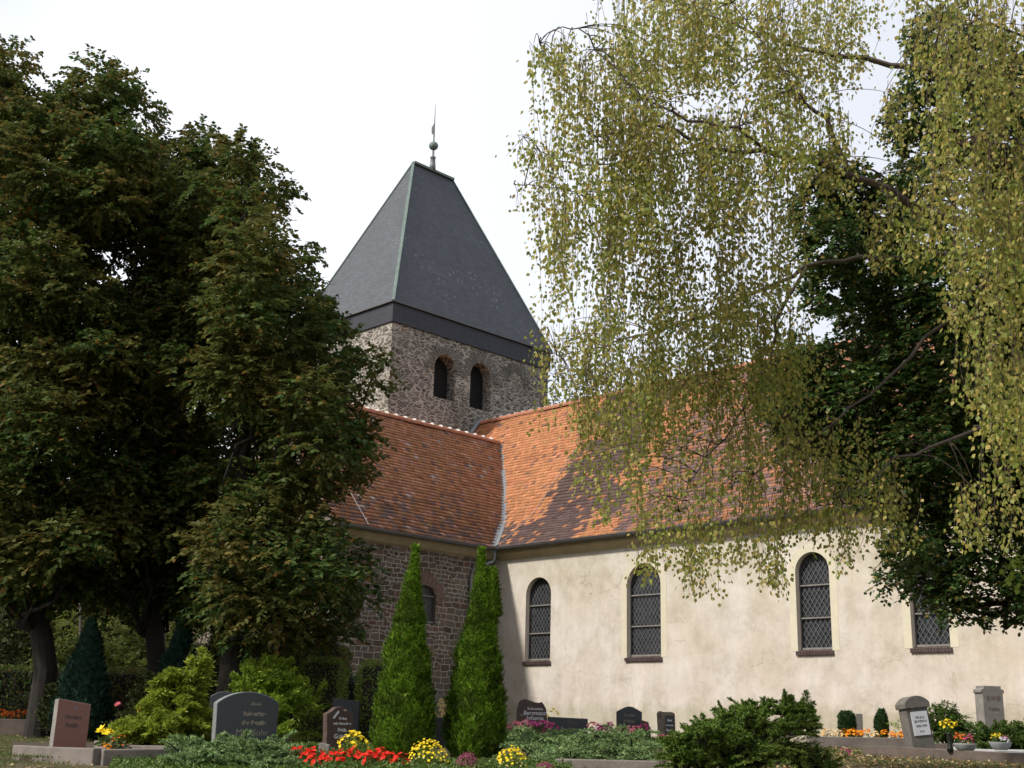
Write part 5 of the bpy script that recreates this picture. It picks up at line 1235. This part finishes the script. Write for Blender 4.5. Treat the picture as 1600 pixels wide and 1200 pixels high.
# ------------------------------------------------------------------ weeping birch
b = gp(1790, 13.0); BT = empty('weeping_birch', b, 'weeping birch with yellowing leaves hanging in long curtains from the upper right', 'tree')
mb = MB(); lo = b.copy()
Wp = lambda x, y, Y: W(x, y, Y)-lo
mb.tube([(0, 0, -.4), (0, 0, .6), Wp(1775, 900, 13), Wp(1760, 500, 13.1), Wp(1740, 100, 13.2), Wp(1700, -300, 13.3)], [.34, .28, .25, .2, .15, .08], 12)
limbs = [[(1758, 520, 13.1), (1600, 400, 13), (1500, 345, 13), (1420, 315, 12.9), (1330, 275, 12.8), (1262, 246, 12.7), (1190, 238, 12.6), (1110, 232, 12.5), (1060, 205, 12.4), (1000, 195, 12.4), (930, 215, 12.3)],
         [(1745, 250, 13.2), (1560, 130, 13.3), (1425, 107, 13.4), (1310, 85, 13.4), (1220, 66, 13.5), (1150, 38, 13.6), (1080, 14, 13.7), (1000, -10, 13.8)],
         [(1330, 275, 12.8), (1290, 190, 12.7), (1245, 140, 12.6), (1190, 60, 12.6), (1130, -20, 12.6)],
         [(1200, 236, 12.6), (1150, 200, 12.2), (1080, 190, 12), (1000, 150, 12), (950, 90, 12), (905, 45, 12), (868, 42, 12), (843, 68, 12)],
         [(1600, 400, 13), (1480, 395, 13.6), (1345, 402, 14), (1260, 418, 14.2), (1190, 455, 14.2), (1110, 490, 14.2), (1020, 520, 14.2), (940, 540, 14.2), (870, 555, 14.2)],
         [(1260, 418, 14.2), (1216, 490, 14), (1212, 545, 13.9), (1180, 610, 13.8), (1152, 655, 13.7), (1120, 700, 13.6), (1075, 755, 13.6), (1062, 800, 13.6)],
         [(1748, 320, 13.2), (1620, 240, 12), (1550, 205, 11.6), (1500, 225, 11.4), (1470, 262, 11.4)],
         [(1750, 250, 13), (1660, 120, 11.8), (1600, 60, 11.6), (1530, 30, 11.4), (1470, 40, 11.4)],
         [(1600, 400, 13), (1500, 470, 13.4), (1420, 560, 13.6), (1330, 640, 13.8), (1250, 700, 13.8), (1180, 740, 13.8)],
         [(1755, 620, 13), (1600, 640, 13.4), (1480, 690, 13.5), (1400, 720, 13.6), (1320, 770, 13.6), (1280, 790, 13.6)],
         [(1110, 232, 12.5), (1010, 250, 12.6), (930, 262, 12.6), (870, 250, 12.6), (838, 232, 12.6), (818, 214, 12.6)],
         [(1000, 300, 12.6), (900, 300, 12.6), (850, 290, 12.6), (803, 288, 12.6)]]
lr = [.066, .050, .032, .022, .040, .024, .026, .03, .03, .030, .012, .008]
limb3 = []
for L_, r in zip(limbs, lr):
    pts = [Wp(*p) for p in L_]; n = len(pts)
    fine = []
    for i in range(n-1):
        for k in range(3): t_ = k/3; fine.append(pts[i]*(1-t_)+pts[i+1]*t_+rng.normal(size=3)*.02*(i > 0))
    fine.append(pts[-1]); m_ = len(fine)
    mb.tube(fine, [max(r*(1-.88*i/(m_-1)), .006) for i in range(m_)], 7); limb3 += fine[3:]
mb.build('trunk', M['birch_bark'], BT)
limb3 = np.array(limb3)
# curtains: x centre, half width, top y, bottom y, depth, number of strands
cur = [(1690, 40, -200, 420, 12, 30), (1760, 60, -260, 380, 13.5, 34), (1860, 60, -260, 520, 13, 34), (1950, 50, -200, 480, 12.6, 26), (818, 12, 205, 240, 12.6, 5), (836, 16, 222, 275, 12.6, 8), (808, 10, 283, 296, 12.6, 3), (842, 14, 282, 325, 12.6, 8), (855, 20, 240, 300, 12.6, 8), (845, 10, 62, 100, 12, 6), (885, 20, 45, 110, 12, 8), (868, 34, 50, 130, 12, 14), (862, 26, 75, 300, 12, 12), (890, 28, 60, 200, 12, 16), (925, 34, 70, 260, 12, 22), (905, 40, 180, 330, 12.1, 20), (870, 26, 255, 430, 12.6, 14), (868, 22, 300, 540, 12.6, 8), (905, 34, 270, 470, 12.5, 18),
       (975, 40, -40, 180, 12.8, 34), (1050, 50, -60, 160, 13.2, 48), (1130, 50, -60, 150, 13, 48), (1210, 50, -60, 190, 12.8, 48), (1290, 44, -50, 150, 13.2, 34), (1350, 30, 60, 110, 13.4, 8), (1350, 34, -50, 60, 13.4, 12),
       (965, 44, 130, 420, 12.2, 42), (1030, 48, 150, 400, 12.4, 50), (1100, 50, 160, 380, 12.4, 50), (1175, 50, 150, 360, 12.6, 46), (1245, 46, 130, 300, 12.6, 38), (1300, 30, 150, 330, 12.8, 20), (1010, 40, 60, 250, 12.2, 34),
       (955, 36, 330, 560, 12.8, 30), (1010, 40, 340, 640, 13, 34), (1075, 44, 330, 520, 12.8, 26), (1140, 44, 320, 560, 12.8, 28), (1195, 34, 330, 500, 12.9, 14), (1140, 46, 420, 640, 13.6, 34), (1080, 44, 470, 640, 13.9, 38),
       (930, 46, 490, 620, 14.2, 34), (880, 42, 500, 610, 14.2, 26), (855, 26, 530, 600, 14.2, 12), (905, 34, 540, 680, 14.2, 22), (960, 40, 540, 740, 14.1, 34), (1015, 44, 520, 720, 14, 38), (1080, 46, 540, 720, 13.9, 34), (1150, 40, 580, 720, 13.8, 26), (1200, 40, 460, 660, 13.9, 38),
       (905, 12, 600, 780, 14, 5), (950, 14, 700, 830, 13.8, 7), (990, 20, 690, 780, 13.8, 9), (1012, 16, 740, 905, 13.7, 14), (1070, 30, 720, 830, 13.6, 16), (1045, 20, 760, 890, 13.6, 12), (1085, 28, 790, 935, 13.6, 22), (1125, 26, 760, 885, 13.6, 18), (1110, 30, 690, 830, 13.6, 20),
       (1165, 26, 730, 895, 13.7, 20), (1205, 26, 740, 920, 13.7, 22), (1215, 10, 820, 940, 13.7, 6), (1180, 40, 640, 800, 13.8, 30), (1240, 40, 620, 840, 13.8, 40), (1280, 36, 700, 850, 13.8, 34), (1325, 30, 740, 880, 13.7, 24), (1370, 40, 700, 850, 13.6, 26), (1240, 36, 480, 660, 13.9, 26),
       (1320, 30, 850, 905, 13.6, 6), (1400, 44, 760, 860, 13.5, 26), (1230, 30, 280, 480, 13.4, 18), (1310, 30, 640, 780, 13.8, 18),
       (1440, 26, -40, 140, 11.6, 24), (1490, 40, -40, 190, 11.5, 46), (1550, 44, -40, 220, 11.5, 50), (1610, 44, -40, 240, 11.5, 46), (1470, 28, 110, 330, 11.4, 28), (1520, 36, 180, 400, 11.4, 46), (1575, 40, 200, 470, 11.4, 56), (1620, 34, 200, 560, 11.4, 46),
       (1500, 24, 320, 520, 11.5, 26), (1535, 26, 380, 640, 11.5, 34), (1575, 26, 420, 760, 11.5, 34), (1610, 26, 520, 800, 11.5, 30), (1545, 22, 600, 770, 11.6, 16), (1590, 26, 700, 850, 11.6, 18), (1440, 40, 260, 420, 12.2, 26), (1400, 36, 120, 240, 12.8, 14), (1380, 40, 300, 420, 12.8, 14), (1530, 40, 740, 860, 12.5, 22)]
SP = []; TW = MB(); LP, LD, LN, LL = [], [], [], []
for cx, hw, y0, y1, Y, ns_ in cur:
    ns_ = max(3, int(ns_*(.48 if (cx >= 1430 and Y < 12) else .58 if (Y >= 13.5 and cx > 1060 and y0 > 460) else .82)))
    for s_ in range(ns_):
        x = cx+rng.normal()*hw*.6; yt_ = y0+abs(rng.normal())*(y1-y0)*.22; yb = y1-abs(rng.normal())*(y1-y0)*.16
        if yb-yt_ < 25: yb = yt_+40
        Yk = Y+rng.uniform(-.9, .9); p0 = Wp(x, yt_, Yk); p1 = Wp(x+rng.normal()*5, yb, Yk+rng.normal()*.05)
        L = p0[2]-p1[2]; n = max(3, int(L/.12)); sw = rng.normal(size=2)*.05; ph = rng.uniform(0, 6)
        pts = [p0*(1-t_)+p1*t_+np.array([sw[0]*math.sin(ph+3*t_), sw[1]*math.sin(ph+2.5*t_), 0]) for t_ in np.linspace(0, 1, n+1)]
        # arch back to a nearby limb
        dd = np.linalg.norm(limb3-p0, axis=1); j = int(np.argmin(dd+(limb3[:, 2] < p0[2]-.1)*.8))
        if s_ % 3 == 0 and dd[j] < 1.3 and dd[j] > .05:
            q = limb3[j]; TW.tube([q*(1-t_)+p0*t_+np.array([0, 0, (.02+.10*dd[j])*4*t_*(1-t_)]) for t_ in np.linspace(0, 1, 8)], [.007-.0006*k for k in range(8)], 4)
        TW.tube(pts, [.0036+(.0012-.0030)*i/n for i in range(n+1)], 3)
        m_ = int(L/.019); t_ = (np.arange(m_)+rng.random(m_))/m_
        P = np.stack([np.interp(t_, np.linspace(0, 1, n+1), [p[k] for p in pts]) for k in range(3)], 1)
        az = rng.uniform(0, 2*np.pi, m_); h_ = np.stack([np.cos(az), np.sin(az), np.zeros(m_)], 1)
        P = P+h_*rng.uniform(.005, .15, (m_, 1))*(rng.random((m_, 1)) < .8)+np.array([0, 0, -1.])*rng.uniform(0, .08, (m_, 1))
        LP.append(P); LD.append(h_*.55+np.array([0, 0, -1.])+rng.normal(size=(m_, 3))*.25); LN.append(rdir(m_)*np.array([1, 1, .35])+h_*.3)
P = np.concatenate(LP); D = np.concatenate(LD); Nn = np.concatenate(LN)
kp = (vnoise(P[:, 0]*3.2+P[:, 1]*1.7, P[:, 2]*2.2, 21)*.6+vnoise(P[:, 0]*9, P[:, 2]*5+P[:, 1]*3, 22)*.4) > rng.uniform(.22, .46, len(P))
P, D, Nn = P[kp], D[kp], Nn[kp]; n = len(P)
print('birch leaves', n)
leaves('crown', P, D, Nn, rng.uniform(.036, .072, n), rng.uniform(.030, .054, n), M['L_birch'], BT, curl=.1)
TW.build('twigs', M['twig'], BT)
